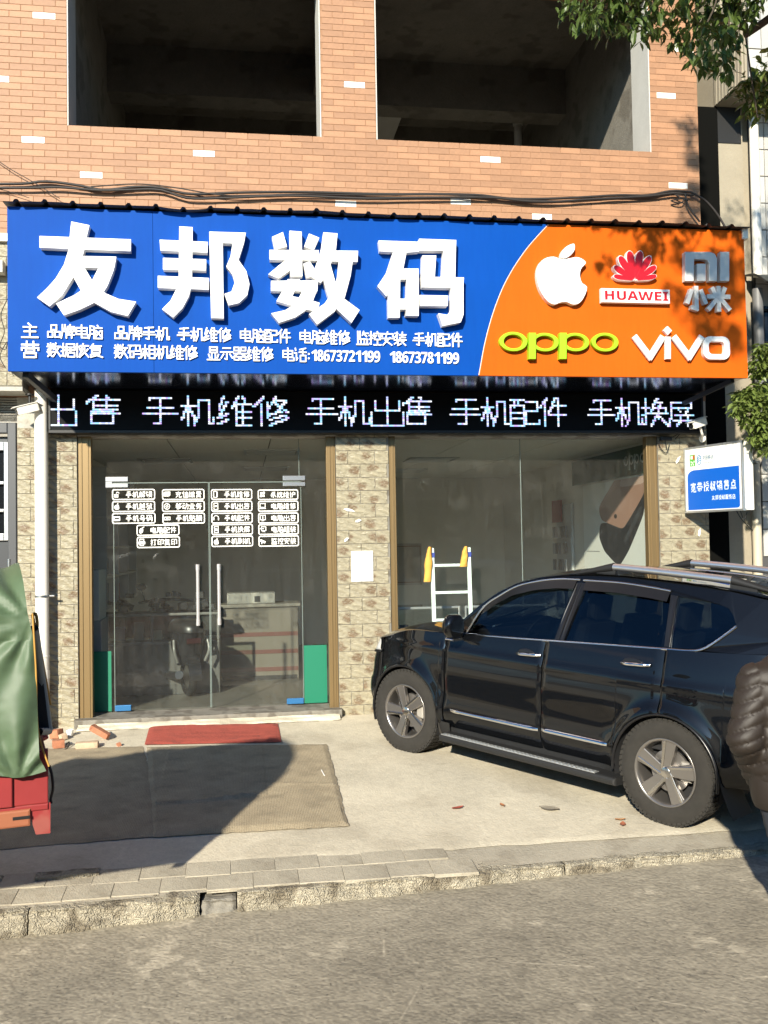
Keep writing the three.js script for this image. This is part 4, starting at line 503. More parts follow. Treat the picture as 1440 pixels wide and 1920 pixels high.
// ---------- pipe, cables, cameras ----------
{
  const p = thing('downpipe', 'thick white plastic downpipe beside the left pier', 'downpipe', [-1.832, 0, 0.11]);
  mesh('pipe', rod([0, -0.1, 0], [0, 3.1, 0], 0.06, 28), mWhitePlastic, p); for (const y of [0.62, 0.42]) mesh('collar', rod([0, y, 0], [0, y + 0.012 + (y < 0.5 ? 0.06 : 0), 0], 0.0645, 28), mWhitePlastic, p); mesh('clamp', [rod([0, 1.17, 0], [0, 1.19, 0], 0.064, 28), rb(0.05, 0.11, 1.172, 1.188, -0.01, 0.006, 0.003)], mSteel, p);
}
const cab = (name, label, pts, r, z = 0.03) => tag(mesh(name, tube(pts.map(([x, y, dz = 0]) => P(x, y, z + dz)), r, 90, 7), mCable), label, 'cable');
cab('cable', 'upper thick black cable running along the brick wall above the sign', [[-60, 348], [0, 345], [50, 344], [82, 340], [150, 348], [190, 356], [260, 350], [300, 352], [350, 363], [450, 361], [560, 360], [720, 364], [830, 364], [900, 366], [950, 372], [1010, 373], [1090, 370], [1160, 366], [1215, 366], [1260, 358], [1295, 360]], 0.013, 0.035);
cab('cable', 'lower thick black cable sagging along the brick wall above the sign', [[-60, 350], [0, 352], [60, 352], [110, 351], [190, 357], [240, 356], [300, 356], [350, 371], [420, 371], [540, 367], [690, 372], [760, 371], [850, 370], [930, 371], [985, 377], [1040, 378], [1100, 374], [1180, 370], [1225, 367], [1265, 362], [1300, 366]], 0.012, 0.05);
cab('cable', 'thin black cable hugging the thick cables along the brick wall', [[170, 350], [260, 345], [330, 352], [420, 366], [560, 364], [700, 366], [850, 366], [980, 375], [1080, 376], [1150, 370], [1225, 369], [1262, 362]], 0.006, 0.045);
cab('loose_wire', 'thin loose wire slanting down at the left end of the brick wall', [[-20, 290], [18, 316], [60, 340], [112, 372]], 0.004, 0.05); cab('loose_wire', 'lowest thin wire slanting down behind the sign corner at the left', [[-20, 350], [20, 360], [55, 371]], 0.0035, 0.04);
cab('loose_wire', 'coiled black wire end at the brick corner on the right', [[1262, 362], [1275, 372], [1258, 376], [1278, 380], [1285, 366], [1268, 366], [1290, 376]], 0.007, 0.05); cab('loose_wire', 'black cable dropping from the brick corner into the alley', [[1295, 360], [1322, 376], [1345, 402], [1362, 430]], 0.012, 0.05); cab('loose_wire', 'short black cable dropping from the brick corner to the sign roof', [[1284, 362], [1290, 385], [1312, 416]], 0.01, 0.06);
cab('loose_wire', 'looped black wires hanging left of the blue sign', [[14, 560], [2, 590], [8, 622], [0, 650], [10, 655], [14, 640], [0, 668], [10, 690]], 0.004, 0.42);
{ const s = P(2, 505, 0.36), w = tag(mesh('wall_bracket', rb(s.x - 0.1, s.x + 0.035, s.y - 0.05, s.y + 0.06, 0.325, 0.45, 0.012), mWhitePlastic), 'white plastic wall box just left of the blue sign', 'wall box'); void w; }
function cctv(name, label, pos, yaw, up) {
  const c = thing(name, label, 'security camera', pos, yaw);
  mesh('body', (() => { const g = rbox(0.075, 0.07, 0.2, 0.014); g.rotateX(0.3); return g; })(), mWhitePlastic, c); mesh('hood', (() => { const g = rbox(0.09, 0.008, 0.24, 0.003); g.translate(0, 0.042, 0.012); g.rotateX(0.3); return g; })(), mWhitePlastic, c);
  mesh('lens', (() => { const g = new THREE.CylinderGeometry(0.028, 0.028, 0.01, 20); g.rotateX(Math.PI / 2); g.translate(0, 0, 0.1); g.rotateX(0.3); return g; })(), mBlackGloss, c);
  mesh('arm', up ? [rod([0, 0.03, -0.02], [0, 0.13, -0.02], 0.014), rod([0, 0.13, -0.02], [0, 0.142, -0.02], 0.04)] : [rod([0, -0.03, -0.03], [-0.02, -0.1, -0.08], 0.013), rod([-0.02, -0.1, -0.08], [-0.13, -0.13, -0.2], 0.012), rod([-0.13, -0.13, -0.2], [-0.13, -0.13, -0.215], 0.04)], up ? mBlack : mWhitePlastic, c);
}
cctv('security_camera', 'white security camera hanging under the ledge left of the downpipe', [-1.93, 2.905, 0.22], -1.15, true); cctv('security_camera', 'white security camera under the right end of the sign', [4.57, 2.77, 0.32], -1.2, false);
{ const b = tag(mesh('wire_box', [rb(4.3, 4.42, 2.63, 2.67, 0.003, 0.05, 0.006), rod([4.35, 2.64, 0.03], [4.37, 2.55, 0.02], 0.005), tube([[4.3, 2.66, 0.03], [4.28, 2.6, 0.03], [4.36, 2.5, 0.02], [4.4, 2.6, 0.03]], 0.004), tube([[4.42, 2.66, 0.04], [4.5, 2.7, 0.06], [4.45, 2.64, 0.05]], 0.004)], mBlack), 'black junction box with tangled wires at the top of the right pier', 'junction box'); void b; }
// ---------- lightbox sign on the right pier ----------
{
  const a = P(1283, 843, 0.06), b = P(1391, 817, 0.84), bl = P(1289, 965, 0.06), w = Math.hypot(b.x - a.x, 0.78), h = a.y - bl.y - 0.01, L = thing('lightbox_sign', 'white and blue lightbox sign projecting from the right pier', 'sign', [(a.x + b.x) / 2, (a.y + bl.y) / 2 + 0.015, 0.45], -Math.atan2(0.78, b.x - a.x));
  const D = 0.14; mesh('box', rb(-w / 2, w / 2, -h / 2, h / 2, -D, -0.004, 0.016), mWhitePlastic, L);
  const t = canvasTex(600, 620, (g, W, H) => {
    g.fillStyle = '#eceae4'; g.fillRect(0, 0, W, H); g.fillStyle = '#0a5fc4'; g.beginPath(); g.moveTo(18, H); g.lineTo(18, 290); g.quadraticCurveTo(18, 225, 90, 215); g.lineTo(575, 215); g.lineTo(575, H - 40); g.quadraticCurveTo(575, H - 8, 545, H - 8); g.lineTo(18, H - 8); g.fill();
    g.strokeStyle = '#e9eef2'; [...'宽带授权销售点'].forEach((c, i) => drawGlyph(g, c, 54 + i * 72, 340, 54, 92, 8.5)); [...'友邦授权服务店'].forEach((c, i) => drawGlyph(g, c, 285 + i * 36, 480, 28, 44, 5));
    g.fillStyle = '#4fae3c'; g.fillRect(50, 60, 60, 115); g.fillStyle = '#dfe8d8'; g.fillRect(58, 70, 26, 34); g.fillStyle = '#c2492f'; g.fillRect(86, 66, 18, 44); g.fillStyle = '#e6efe2'; for (const [x, y] of [[60, 122], [76, 130], [92, 120], [62, 148], [84, 150]]) g.fillRect(x, y, 11, 18);
    g.strokeStyle = '#2b7fb5'; g.lineWidth = 7; g.beginPath(); g.ellipse(155, 118, 22, 46, 0, 0, 7); g.stroke(); for (const k of [-18, 0, 18]) { g.beginPath(); g.moveTo(138, 128 + k); g.quadraticCurveTo(155, 98 + k, 172, 108 + k); g.stroke(); }
    g.strokeStyle = '#5d7f96'; [...'中国移动'].forEach((c, i) => drawGlyph(g, c, 195 + i * 29, 82, 24, 40, 4)); g.fillStyle = '#6b8394'; g.font = '22px sans-serif'; g.fillText('China Mobile', 195, 160, 112);
  });
  const g = new THREE.PlaneGeometry(w - 0.03, h - 0.03); mesh('face', g, M([0.92, 0.92, 0.92], 0.35, { map: t }), L).position.z = 0.001;
  mesh('rim', [rb(-w / 2 - 0.004, w / 2 + 0.004, h / 2 - 0.014, h / 2 + 0.004, -0.016, 0.008, 0.003), rb(-w / 2 - 0.004, w / 2 + 0.004, -h / 2 - 0.006, -h / 2 + 0.014, -0.03, 0.01, 0.003), rb(-w / 2 - 0.004, -w / 2 + 0.014, -h / 2 + 0.015, h / 2 - 0.015, -0.016, 0.008, 0.003), rb(w / 2 - 0.014, w / 2 + 0.004, -h / 2 + 0.015, h / 2 - 0.015, -0.016, 0.008, 0.003)], mAlu, L);
  for (const y of [0.18, -0.2]) mesh('bracket', rod([-w / 2, y, -D / 2], [-w / 2 - 0.06, y, -D / 2], 0.02), mWhitePlastic, L);
  mesh('hanging_wire', [tube([[0.2, -h / 2, -0.1], [0.23, -h / 2 - 0.07, -0.12], [0.2, -h / 2 - 0.2, -0.3]], 0.005), tube([[0.25, -h / 2, -0.1], [0.3, -h / 2 - 0.09, -0.1], [0.32, -h / 2 - 0.02, -0.12]], 0.004)], mBlack, L);
}
// ---------- neighbour at the right, beyond the alley ----------
{
  const nb = thing('neighbour_house', 'pale tiled neighbour house with projecting balcony beyond the alley', 'building', [0, 0, 0]);
  const mBeige = mottled([0.30, 0.262, 0.195], 0.16, 1.4, 71, { bump: 0.002 });
  mesh('wall', [bx(5.22, 5.52, -0.4, 6.4, -7, -0.35), bx(5.22, 12, 6.4, 10, -7, -0.35), bx(5.52, 12, -0.4, 6.4, -7, -0.42)], mBeige, nb);
  mesh('alley_wall', bx(4.84, 5.21, -0.4, 9, -4.4, -4.2), mConcDark, nb);
  mesh('alley_shade_sheet', bx(4.835, 5.226, -0.4, 6.34, -0.346, -0.335), MP([0.005, 0.005, 0.0045], 1, { specularIntensity: 0.1 }), nb);  // black sheet added to stand in for the alley's deep shade
  mesh('window_recess', [bx(5.2, 5.5, 5.95, 6.38, -0.349, -0.34)], mBlack, nb);
  const bal = mesh('balcony', [bx(5.215, 12, 6.35, 7.3, -0.34, 0.28)], mBeige, nb);
  for (let i = 0; i < 9; i++) mesh('rib', rb(5.19, 5.214, 6.35, 7.3, -0.33 + i * 0.067, -0.275 + i * 0.067, 0.004), mBeige, bal);
  const mTile = [M([0.46, 0.45, 0.42], 0.35), M([0.42, 0.41, 0.38], 0.35), M([0.5, 0.49, 0.45], 0.35)], tiles = (x0, x1, y0, y1, z, parent) => { for (let x = x0, i = 0; x < x1; x += 0.145, i++) for (let y = y0, j = 0; y < y1; y += 0.3, j++) mesh('wall_tile', tileGeo(0.137, 0.29, 0.012, 0.003, 0, 0, 0), mTile[(i * 7 + j * 3) % 3], parent).position.set(x + 0.0725, y + 0.15, z); };
  mesh('tile_backing', [bx(5.24, 12, 6.35, 7.3, 0.281, 0.289), bx(5.62, 12, 4.4, 6.34, -0.419, -0.36), bx(5.62, 12, -0.4, 4.4, -0.419, -0.37)], M([0.06, 0.06, 0.06], 0.8), nb); tiles(5.25, 6.2, 6.37, 7.2, 0.288, nb); tiles(5.63, 6.5, 1.4, 6.3, -0.361, nb);
  mesh('drainpipe', [rod([5.6, 4.45, -0.25], [5.6, 6.34, -0.25], 0.05, 16)], mWhitePlastic, nb);
  mesh('drainpipe', [rod([5.5, 0.2, -0.25], [5.5, 2.4, -0.25], 0.05, 16), rod([5.5, 2.4, -0.25], [5.62, 2.6, -0.28], 0.05, 16)], M([0.5, 0.44, 0.33], 0.5), nb);
  mesh('grey_pipe', [rod([5.56, 2.6, -0.2], [5.56, 4.3, -0.2], 0.055, 16), rod([5.56, 3.4, -0.2], [5.56, 3.5, -0.2], 0.066, 16), rod([5.74, 2.9, -0.22], [5.74, 4.2, -0.22], 0.04, 12)], M([0.14, 0.14, 0.14], 0.5), nb);
  const aw = thing('window_awning', 'dark curved awning over a barred window on the neighbour house', 'awning', [5.9, 4.28, -0.36]); mesh('sheet', grid(20, 8, (u, v) => [lerp(-0.42, 0.9, u), 0.2 - 0.2 * v * v + 0.004 * Math.sin(u * 60), 0.5 * v]), M([0.05, 0.055, 0.05], 0.5), aw); mesh('rim', tube([[-0.42, 0.2, 0], [-0.42, 0.15, 0.25], [-0.42, 0, 0.5]], 0.012), mBlack, aw); mesh('front_rail', rod([-0.42, 0, 0.5], [0.9, 0, 0.5], 0.012), mBlack, aw);
  const gr = thing('window_grille', 'black barred window below the awning on the neighbour house', 'window grille', [6.0, 3.0, -0.3]); mesh('pane', bx(-0.35, 0.8, 0, 1.15, -0.05, -0.04), mBlackGloss, gr); for (let i = 0; i < 9; i++) mesh('bar', rod([-0.34 + i * 0.13, 0, 0], [-0.34 + i * 0.13, 1.15, 0], 0.009), mBlack, gr); for (let i = 0; i < 4; i++) mesh('rail', rod([-0.36, 0.02 + i * 0.36, 0.006], [0.8, 0.02 + i * 0.36, 0.006], 0.01), mBlack, gr);
}
// ---------- small things on the forecourt ----------
{ // ladder leaning on the right window
  const a = P(812, 1060, 0.25), b = P(880, 1060, 0.25), w = b.x - a.x, l = thing('step_ladder', 'pale green metal ladder with yellow cloths on its tops behind the car', 'ladder', [(a.x + b.x) / 2 + 0.01, groundY(0.25), 0.27]);
  const H = a.y - groundY(0.25), mL = M([0.52, 0.62, 0.56], 0.4); l.rotation.x = -0.06;
  mesh('rail', rb(-w / 2 - 0.022, -w / 2 + 0.016, 0, H + 0.17, -0.015, 0.015, 0.004), mL, l); mesh('rail', rb(w / 2 - 0.016, w / 2 + 0.022, 0, H + 0.17, -0.015, 0.015, 0.004), mL, l);
  for (let k = 0; k < 6; k++) mesh('rung', rb(-w / 2 + 0.016, w / 2 - 0.016, H - 0.015 - k * 0.265, H + 0.012 - k * 0.265, -0.014, 0.014, 0.003), mL, l);
  for (const s of [-1, 1]) { mesh('blue_sleeve', rb(s * w / 2 - 0.024 + s * 0.003, s * w / 2 + 0.024 + s * 0.003, H + 0.075, H + 0.125, -0.018, 0.018, 0.004), M([0.03, 0.05, 0.25], 0.5), l); }
  [[-1, 'longer yellow cloth hanging from the left ladder top', 0.34], [1, 'short yellow cloth draped on the right ladder top', 0.2]].forEach(([s, lab, len]) => { const n = vnoise(6, 300 + s); const c = mesh('yellow_cloth', grid(14, 18, (u, v) => { const y = -len * v, wd = 0.010 + 0.026 * Math.pow(Math.sin(Math.min(1, v * 1.1 + 0.05) * Math.PI * 0.62), 0.8), A = u * Math.PI * 2; return [wd * Math.cos(A) * (1 + 0.4 * (n(u * 1, v * 0.7) - 0.5)) - 0.02 - 0.03 * v, y, 0.02 * Math.sin(A) * (1 + 0.6 * n(v, u)) + 0.02]; }), M([0.62, 0.33, 0.06], 0.85)); c.position.set(l.position.x + s * w / 2 - 0.012, groundY(0.25) + H + 0.18, 0.19); tag(c, lab, 'cloth'); });
}
{ // red mat, worn
  const f = fbm(12, 4, 401), f2 = vnoise(160, 403), map = dataTex(512, 256, (u, v) => { let k = 0.85 + 0.3 * (f2(u, v) - 0.5) + 0.35 * (f(u, v) - 0.5); const wear = sst(f(v, u), 0.58, 0.75) * (Math.abs(v - 0.5) > 0.32 ? 0.6 : 0.25), br = ((v > 0.5 && v < 0.6) || (v > 0.68 && v < 0.78)) && Math.abs(u - 0.55) < 0.3 ? sst(f2(u * 1.3, v * 0.7), 0.55, 0.7) * 0.4 : 0; return [0.40 * k * (1 - wear * 0.5 - br), 0.075 * k * (1 - wear * 0.3 - br), 0.05 * k * (1 - wear * 0.2 - br)]; }, true);
  const c = [PG(281, 1361), PG(521, 1358), PG(528, 1393), PG(271, 1398)], at = (u, v) => c[0].clone().lerp(c[1], u).lerp(c[3].clone().lerp(c[2], u), v);
  const up = grid(40, 20, (u, v) => { const p = at(u, v), e = Math.max(0, 1 - Math.min(u, 1 - u) * 30, 1 - Math.min(v, 1 - v) * 14); return [p.x, groundY(p.z) + 0.006 + 0.01 * (1 - e) + 0.004 * f(u, v), p.z]; });
  tag(mesh('door_mat', up, new THREE.MeshStandardMaterial({ map, bumpMap: dataTex(256, 256, (u, v) => f2(u, v)), bumpScale: 0.003, roughness: 0.95, side: THREE.DoubleSide })), 'worn red doormat lying before the glass doors', 'doormat');
}
{ // coarse brown sacking sheets
  const w = (u, v) => 0.5 + 0.25 * Math.sin(u * 6.283 * 64) + 0.25 * Math.sin(v * 6.283 * 44), f = fbm(6, 5, 421), f2 = vnoise(150, 425);
  const map = dataTex(512, 512, (u, v) => { const k = 0.72 + 0.07 * w(u, v) + 0.55 * (f(u, v) - 0.5) + 0.3 * (f2(u, v) - 0.5) + 0.2; return [0.325 * k, 0.268 * k, 0.178 * k]; }, true, 1.4, 1.4), bump = dataTex(512, 512, (u, v) => 0.5 * w(u, v) + 0.5 * f2(u, v), false, 1.4, 1.4);
  const mR = new THREE.MeshStandardMaterial({ map, bumpMap: bump, bumpScale: 0.004, roughness: 1, side: THREE.DoubleSide }), nW = fbm(5, 3, 431), nE = fbm(30, 2, 433);
  const rug = (name, label, q, lift, fold) => { const c = q.map(([x, y]) => PG(x, y)), g = grid(150, 90, (u, v) => { const eu = u < 0.02 || u > 0.98 ? (nE(v * 0.9, 0.3) - 0.5) * 0.022 : 0, ev = v < 0.02 || v > 0.98 ? (nE(u * 0.9, 0.7) - 0.5) * 0.018 : 0, p = c[0].clone().lerp(c[1], u).lerp(c[3].clone().lerp(c[2], u), v); p.x += eu; p.z += ev; let h = lift + 0.012 * nW(p.x * 0.35, p.z * 0.35); const e = Math.min(Math.min(u, 1 - u) * 40, Math.min(v, 1 - v) * 30, 1); h *= 0.35 + 0.65 * e; h += fold(p.x, p.z); return [p.x, groundY(p.z) + h, p.z]; }); planar(g); return tag(mesh(name, g, mR), label, 'ground cloth'); };
  const fa = PG(290, 1512), fb = PG(500, 1497);
  const ridge = (x, z) => { const t = (x - fa.x) / (fb.x - fa.x); if (t < 0 || t > 1) return 0; const zc = lerp(fa.z, fb.z, t) + 0.02 * Math.sin(t * 5), d = (z - zc) / 0.022; return 0.028 * Math.exp(-d * d) * Math.min(1, (1 - t) * 8) * (0.3 + 0.7 * t) + (z < zc ? 0.004 : 0); };
  const f3 = (x, z) => { const zc = 2.05 + 0.2 * (x - 0.1), d = (z - zc) / 0.015; return 0.006 * Math.exp(-d * d) * sst(x, 0.05, 0.2); };
  rug('ground_cloth', 'coarse brown sacking sheet in the cart shadow at the left', [[-420, 1420], [268, 1400], [312, 1568], [-380, 1625]], 0.008, (x, z) => 0);
  rug('ground_cloth', 'coarse brown sacking sheet with a fold before the doormat', [[275, 1402], [613, 1397], [655, 1551], [285, 1572]], 0.016, (x, z) => ridge(x, z) + f3(x, z));
}
{ // brick rubble by the downpipe
  const mB = mottled([0.42, 0.17, 0.09], 0.5, 0.3, 441, { N: 256, bump: 0.006, stain: 0.3 }), mMor = mottled([0.5, 0.37, 0.25], 0.5, 0.3, 443, { N: 256, bump: 0.006 });
  const brick = (label, x, y, w, h, d, ry, rz, m, lift) => { const n = fbm(5, 3, Math.round(x)), g = new THREE.BoxGeometry(w, h, d, 10, 5, 6), p = g.attributes.position; for (let k = 0; k < p.count; k++) { const q = V(p.getX(k), p.getY(k), p.getZ(k)), r = n(q.x * 3 + q.y * 2 + 0.5, q.z * 3 + q.y + 0.3) - 0.5, e = [q.x / w, q.y / h, q.z / d].map((t) => Math.abs(t) * 2).sort()[1]; q.multiplyScalar(1 + r * 0.18 - 0.08 * e * e); p.setXYZ(k, q.x, q.y, q.z); } g.computeVertexNormals(); uvBox(g); const b = mesh('broken_brick', g, m), c = PG(x, y); b.position.set(c.x, groundY(c.z) + lift, c.z); b.rotation.set(0, ry, rz); tag(b, label, 'brick'); };
  brick('mortar smeared brick lying flat before the left pier', 163, 1403, 0.2, 0.055, 0.1, 0.1, 0, mMor, 0.03); brick('broken brick tilted on the flat brick before the left pier', 188, 1388, 0.19, 0.05, 0.08, -0.25, -0.5, mB, 0.075); brick('half brick standing nearest the downpipe foot', 109, 1402, 0.1, 0.07, 0.1, 0.3, 0, mB, 0.036); brick('half brick behind the one at the downpipe foot', 106, 1385, 0.09, 0.08, 0.1, -0.4, 0.1, mB, 0.045); brick('brick fragment between the downpipe and the white cup', 118, 1388, 0.06, 0.05, 0.06, 0.7, 0.2, mMor, 0.03); brick('pebble sized brick chip right of the tilted brick', 223, 1399, 0.035, 0.03, 0.035, 0.5, 0.3, mB, 0.014);
  const c = PG(131, 1381), cup = mesh('cup', [lathe([[0, 0.002], [0.026, 0.002], [0.034, 0.06], [0.031, 0.06], [0.024, 0.006], [0, 0.006]], 24)], M([0.78, 0.76, 0.72], 0.4)); cup.position.set(c.x, groundY(c.z) + 0.002, c.z); tag(cup, 'small white cup standing by the brick rubble', 'cup');
  const w = tag(mesh('wire_scrap', tube([[0, 0.01, 0], [0.03, 0.04, 0.03], [0.035, 0.012, 0.09], [0.02, 0.01, 0.16]].map(([x, y, z]) => { const q = PG(124, 1398); return V(q.x + x, groundY(q.z + z) + y, q.z + z); }), 0.005), mBlack), 'short black wire scrap curling beside the bricks', 'wire'); void w;
  const s = PG(605, 1455); const st = mesh('straw', rod([0, 0.022, -0.07], [0.004, 0.022, 0.07], 0.004), M([0.75, 0.73, 0.7], 0.5)); st.position.set(s.x, groundY(s.z) + 0.004, s.z); st.rotation.set(0.065, 0.05, 0); tag(st, 'white drinking straw lying on the sacking sheet', 'straw');
  [[858, 1517, 0.05, 'red'], [942, 1512, 0.035, 'brown'], [1163, 1539, 0.035, 'tan'], [1168, 1548, 0.045, 'rust'], [1030, 1518, 0.075, 'grey']].forEach(([x, y, l, k], i) => { const q = PG(x, y), r = grid(6, 4, (u, v) => { const t = u * 2 - 1, w = 0.45 * (1 - t * t) * (v - 0.5) * 2 * (i === 4 ? 1.5 : 1); return [t * l, 0.004 + 0.012 * Math.abs(v - 0.5) + 0.006 * t * t, w * l]; }), m = mesh('fallen_leaf', r, M({ red: [0.25, 0.05, 0.03], brown: [0.28, 0.12, 0.05], tan: [0.3, 0.14, 0.05], rust: [0.3, 0.1, 0.05], grey: [0.25, 0.22, 0.17] }[k], 0.8)); m.position.set(q.x, groundY(q.z) + 0.002, q.z); m.rotation.y = i * 1.3 + 0.4; tag(m, ['red dry leaf on the bare concrete left of the rear wheel', 'brown dry leaf on the concrete below the car sill', 'tan dry leaf close to the rear tyre', 'rust coloured dry leaf just below the tan one at the rear tyre', 'large grey dry leaf on the concrete before the rear tyre'][i], 'leaf'); });
}
// ---------- the black car ----------
{
  const fw = V(1.37, -0.155, 1.37), rw = V(2.78, -0.28, 3.38), h = fw.clone().sub(rw).normalize(), r = V(-h.z, 0, h.x).normalize(), up = r.clone().cross(h), S = 0.934;
  const car = thing('black_car', 'shiny black sport utility car parked nose first at the shop', 'car');
  car.position.copy(fw).add(rw).multiplyScalar(0.5).addScaledVector(r, 0.90 * S); car.quaternion.setFromRotationMatrix(new THREE.Matrix4().makeBasis(h, up, r)); car.scale.setScalar(S);
  const paint = MP([0.0025, 0.003, 0.004], 0.5, { clearcoat: 1, clearcoatRoughness: 0.02, specularIntensity: 0.1 }), plastic = M([0.012, 0.012, 0.012], 0.55), trim = M([0.008, 0.008, 0.009], 0.3), chrome = mChrome, dusty = M([0.045, 0.04, 0.032], 0.8);
  const glass = MP([0.42, 0.46, 0.48], 0.0, { transmission: 1, thickness: 0, ior: 1.55 }), dark = M([0.012, 0.012, 0.013], 0.75);
  const FX = 1.38, RX = -1.24, AR = 0.425, AY = 0.37;
  const W = (x, y) => { let w = 0.905; if (y < 0.5) w -= 0.07 * Math.min(1, ((0.5 - y) / 0.2) ** 2); if (y > 0.78) w -= 0.055 * ((y - 0.78) / 0.4) ** 1.7; if (x > 1.15) w -= 0.15 * ((x - 1.15) / 0.75) ** 2; if (x < -1.2) w -= 0.10 * ((-1.2 - x) / 0.8) ** 2; w += 0.010 * Math.exp(-(((y - 0.985) / 0.03) ** 2)) - 0.014 * Math.exp(-(((y - 0.62) / 0.12) ** 2)) * sst(1.1 - Math.abs(x - 0.05), 0, 0.2); for (const c of [FX, RX]) { const d = Math.hypot(x - c, y - AY); w += 0.032 * Math.exp(-(((d - AR) / 0.06) ** 2)); } return w; };
  const belt = (x) => 1.135 + (0.72 - x) * 0.052, fend = (x) => x < 0.9 ? belt(x) : 1.126 - 0.02 * (x - 0.9) - 0.13 * Math.max(0, (x - 1.2) / 0.55) ** 2;
  const low = (x) => { for (const c of [FX, RX]) { const d = Math.abs(x - c); if (d < AR - 0.012) return Math.max(0.33, AY + Math.sqrt(AR * AR - d * d)); } return x < -1.6 ? 0.36 : 0.32; };
  const side = (s, x0, x1, top, nx = 40, ny = 30, bot = low) => { const g = grid(nx, ny, (u, v) => { const x = lerp(x0, x1, u), y = lerp(bot(x), top(x), v), e = Math.min(u, 1 - u) * nx < 0.5 ? 0.012 : 0; return [x, y, s * (W(x, y) - e)]; }); return g; };
  const both = (fn) => [fn(-1), fn(1)];
  // dense columns around the arch so that its edge is round
  const archX = (c) => { const a = []; for (let k = 0; k <= 40; k++) a.push(c - (AR - 0.004) * Math.cos(k / 40 * Math.PI)); return a; };
  const sideX = (s, xs, top, ny = 30) => grid(xs.length - 1, ny, (u, v) => { const k = Math.round(u * (xs.length - 1)), x = xs[k], y = lerp(low(x), top(x), v), e = k === 0 || k === xs.length - 1 ? 0.012 : 0; return [x, y, s * (W(x, y) - e)]; });
  const span = (a, b, n) => Array.from({ length: n + 1 }, (_, k) => lerp(a, b, k / n));
  for (const s of [-1, 1]) {
    mesh('front_fender', [sideX(s, [0.912, 0.925, 0.94, 0.951, ...archX(FX).slice(1, -1).filter((x) => x < 1.78), 1.78], fend)], paint, car);
    const fd = mesh('front_door', side(s, -0.135, 0.904, belt), paint, car);
    const rd2 = mesh('rear_door', sideX(s, [-1.185, ...archX(RX).slice(22, -1).filter((x) => x > -1.17), -0.81, -0.8, ...span(-0.75, -0.143, 16)], belt), paint, car);
    mesh('rear_quarter', sideX(s, [-1.96, -1.9, -1.8, -1.72, -1.68, ...archX(RX).slice(1, -1).filter((x) => x < -1.2), -1.193], belt), paint, car);
    const hd = (x0, x1, y0, y1, par) => { const z = (x, y) => s * (W(x, y) + 0.03); const pts = [0, 0.2, 0.5, 0.8, 1].map((t) => { const x = lerp(x0, x1, t), y = lerp(y0, y1, t); return V(x, y, s * (W(x, y) + (t === 0 || t === 1 ? 0.004 : 0.032))); }); mesh('handle', (() => { const g = tube(pts, 0.014, 20, 10); return g; })(), chrome, par); mesh('handle_cup', (() => { const g = new THREE.SphereGeometry(0.04, 20, 12); g.scale(2.1, 0.9, 0.16); g.translate((x0 + x1) / 2 + 0.03, (y0 + y1) / 2 + 0.004, s * (W((x0 + x1) / 2, y0) - 0.002)); return uvBox(g); })(), trim, par); };
    hd(0.11, -0.12, 1.052, 1.064, fd); hd(-0.86, -1.09, 1.10, 1.112, rd2);
    const mold = (x0, x1, y, par) => mesh('side_molding', grid(30, 10, (u, v) => { const x = lerp(x0, x1, u), A = (v - 0.5) * Math.PI, e = Math.min(1, Math.min(u, 1 - u) * 14), yy = y + 0.021 * Math.sin(A) * (0.55 + 0.45 * e); return [x, yy, s * (W(x, yy) + 0.002 + 0.02 * Math.cos(A) * Math.sqrt(e))]; }), chrome, par);
    mold(0.82, -0.125, 0.475, fd); mold(-0.155, -0.77, 0.483, rd2);
    mesh('sill_panel', grid(30, 6, (u, v) => { const x = lerp(-0.8, 0.94, u), y = lerp(0.26, 0.335, v); return [x, y, s * (W(x, 0.33) - 0.02)]; }), plastic, car);
    // running board
    const step = mesh('running_board', [rb(-0.9, 0.86, 0.215, 0.275, s > 0 ? 0.8 : -1.0, s > 0 ? 1.0 : -0.8, 0.02)], plastic, car); mesh('tread', (() => { const L = [rb(-0.72, 0.84, 0.272, 0.2795, s > 0 ? 0.93 : -0.99, s > 0 ? 0.99 : -0.93, 0.002)]; for (let k = 0; k < 38; k++) L.push(rb(-0.7 + k * 0.04, -0.68 + k * 0.04, 0.279, 0.2835, s > 0 ? 0.94 : -0.98, s > 0 ? 0.98 : -0.94, 0.0015)); return L; })(), mAlu, step);
    // arch lips, liners, mud flaps
    for (const c of [FX, RX]) {
      mesh('arch_lip', grid(40, 8, (u, v) => { const A = lerp(-0.12, Math.PI + 0.12, u), d = AR - 0.012 + 0.012 * (v - 0.5) * 2, x = c + d * Math.cos(A), y = AY + d * Math.sin(A); return [x, y, s * (W(c, AY + AR) - 0.015 + 0.012 * Math.sin(v * Math.PI) - 0.05 * Math.max(0, x - 1.5) - 0.0 * v)]; }), trim, car);
      mesh('arch_liner', [grid(30, 4, (u, v) => { const A = lerp(-0.35, Math.PI + 0.35, u); return [c + (AR - 0.005) * Math.cos(A), AY + (AR - 0.005) * Math.sin(A), s * lerp(0.42, 0.895, v)]; }), bx(c - 0.5, c + 0.5, 0.3, 0.95, s > 0 ? 0.4 : -0.42, s > 0 ? 0.42 : -0.4)], dark, car);
      const fx = c - 0.41; mesh('mud_flap', grid(4, 8, (u, v) => [fx - 0.08 * v * v - (c === RX ? 0.03 * v : 0), lerp(0.44, 0.16, v), s * lerp(0.62, 0.9, u)]), dusty, car);
      if (c === FX) mesh('lower_fender', grid(8, 8, (u, v) => { const x = lerp(0.83, 0.965, u), y = lerp(0.25, 0.36, v); return [x, y, s * (0.895 - 0.02 * (1 - v))]; }), plastic, car);
    }
